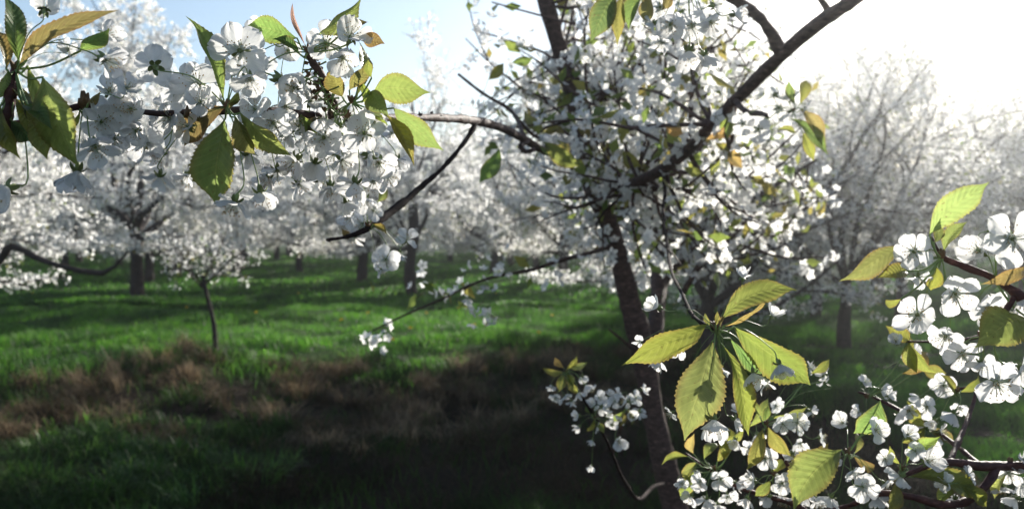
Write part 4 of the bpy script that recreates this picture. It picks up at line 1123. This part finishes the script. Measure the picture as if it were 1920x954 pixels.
mb = thing('cherry_branch', 'low leafy cherry branch under the spray of bronze leaves, right of the dark trunk', 'branch', P(1560, 1010, 1.15))
br(mb, 'stem', [(1560, 1010, 1.15, 14), (1500, 950, 1.12, 12), (1440, 930, 1.12, 10), (1390, 915, 1.12, 8), (1330, 880, 1.14, 7), (1285, 850, 1.15, 5)], knob=0.12, step=0.006)
br(mb, 'twig', [(1500, 950, 1.12, 9), (1480, 880, 1.1, 8), (1455, 830, 1.08, 7), (1432, 790, 1.06, 5)], knob=0.12, step=0.006)
cluster(mb, 1436, 795, 1.06, [(1495, 792, 46), (1467, 794, 42), (1538, 820, 38), (1434, 858, 48, (-0.1, 0, 1)), (1485, 852, 42), (1520, 770, 32), (1500, 830, 40), (1545, 700, 36), (1520, 690, 30), (1545, 715, 30), (1455, 760, 34)],
    [(1445, 781, 1514, 762, 25, 'l', dict(bend=0.12)), (1430, 803, 1400, 880, 32, 'y'), (1438, 797, 1486, 856, 30, 'y'), (1430, 790, 1440, 760, 16, 'g'), (1520, 700, 1555, 672, 20, 'y'), (1425, 780, 1400, 755, 22, 'l')])
cluster(mb, 1450, 890, 1.1, [(1426, 862, 50), (1466, 905, 50, (0.1, 0, 1), 1), (1412, 900, 44), (1470, 935, 44), (1440, 930, 40), (1500, 905, 40), (1400, 935, 40)], [(1450, 890, 1475, 860, 20, 'y'), (1445, 900, 1415, 930, 22, 'l')])
cluster(mb, 1340, 880, 1.14, [(1313, 902, 42), (1351, 897, 46), (1325, 935, 44), (1365, 930, 40), (1300, 880, 34), (1380, 905, 36), (1345, 945, 40), (1295, 930, 38), (1278, 905, 30)],
    [(1290, 855, 1240, 872, 22, 'y'), (1300, 850, 1302, 812, 22, 'o'), (1320, 860, 1345, 830, 24, 'l'), (1345, 865, 1375, 835, 20, 'y'), (1310, 865, 1285, 905, 24, 'l'), (1360, 860, 1340, 800, 22, 'y'), (1300, 880, 1275, 930, 26, 'l'), (1370, 845, 1365, 800, 22, 'y')])

cluster(mb, 1400, 800, 1.12, [(1385, 770, 36), (1420, 815, 38), (1378, 825, 34), (1405, 840, 34)], [(1400, 800, 1375, 745, 22, 'y'), (1405, 800, 1440, 745, 24, 'l'), (1395, 800, 1350, 830, 24, 'y')])
cluster(mb, 1530, 880, 1.05, [(1520, 855, 42), (1545, 885, 40), (1510, 925, 44), (1560, 860, 38), (1500, 870, 36)], [(1530, 880, 1555, 830, 24, 'y'), (1525, 885, 1500, 935, 26, 'l'), (1530, 880, 1485, 850, 24, 'y')])
cluster(bb, 1735, 800, 1.1, [(1720, 790, 38), (1745, 830, 40), (1765, 810, 36), (1705, 770, 34)], [(1735, 800, 1700, 750, 28, 'y'), (1740, 800, 1790, 845, 26, 'l'), (1735, 800, 1690, 830, 28, 'y')])
cluster(bb, 1800, 905, 0.95, [(1775, 905, 44), (1815, 890, 40), (1790, 935, 42)], [(1800, 905, 1850, 950, 30, 'y'), (1795, 905, 1760, 950, 28, 'l')])
cluster(rb, 1700, 640, 0.95, [(1680, 640, 34), (1715, 660, 36), (1700, 610, 32)], [(1705, 640, 1660, 610, 30, 'y'), (1705, 640, 1760, 700, 40, 'y'), (1705, 640, 1720, 700, 30, 'l')])
br(rb, 'twig', [(1840, 630, 0.66, 7), (1780, 640, 0.78, 6), (1700, 640, 0.95, 4)], knob=0.12, step=0.005)

# low bough of the tree at the left frame edge
g = Geo()
ptsb = [(-60, 520, 12.5, 22), (0, 487, 12.3, 16), (22, 462, 12.2, 14), (80, 488, 12.0, 12), (140, 505, 11.9, 11), (192, 512, 11.8, 10), (215, 500, 11.8, 7), (240, 470, 11.8, 5)]
inv = Matrix.Translation(tl.location) @ Matrix.Rotation(tl.rotation_euler.z, 4, 'Z'); inv = inv.inverted()
tube(g, [inv @ P(a, b, c) for a, b, c, w in ptsb], [w * c / F / 2 for a, b, c, w in ptsb], 8, 0.1, knob=0.08)
link('bough', g.mesh('bough', [BARKF]), tl)

# ------------------------------------------------------------------ dandelions in the meadow
YEL = m_plain('dandelion_yellow', (0.75, 0.55, 0.02), 0.7)
g = Geo()
for k in range(46):
    d = rvec(); d[2] = abs(d[2]) * 0.6 + 0.1; d /= np.linalg.norm(d); w = np.cross(d, (0, 0, 1.0)); w /= np.linalg.norm(w) + 1e-6
    g.add([w * -0.003, w * 0.003, d * 0.02 + w * 0.003, d * 0.02 - w * 0.003], [(0, 1, 2, 3)])
HEAD = g.mesh('dandelion_head', [YEL]); g = Geo(); tube(g, [(0, 0, 0), (0.004, 0, 0.06), (0, 0, 0.13)], [0.002, 0.002, 0.002], 6, 0.02)
STEM = g.mesh('dandelion_stem', [STALK])
for (a, b) in [(770, 632), (890, 625), (735, 655), (1035, 605), (690, 600), (640, 615), (15, 545), (48, 538), (60, 560), (860, 590), (1010, 640), (480, 600), (560, 560), (350, 590), (930, 560), (800, 600)]:
    p = G(a, b)
    t = thing('dandelion', 'tiny yellow dandelion in the green meadow grass', 'flower', p, 'dandelions in the meadow', rng.random() * 6)
    link('stem', STEM, t); link('flower_head', HEAD, t, (0, 0, 0.13), None, 1.9)
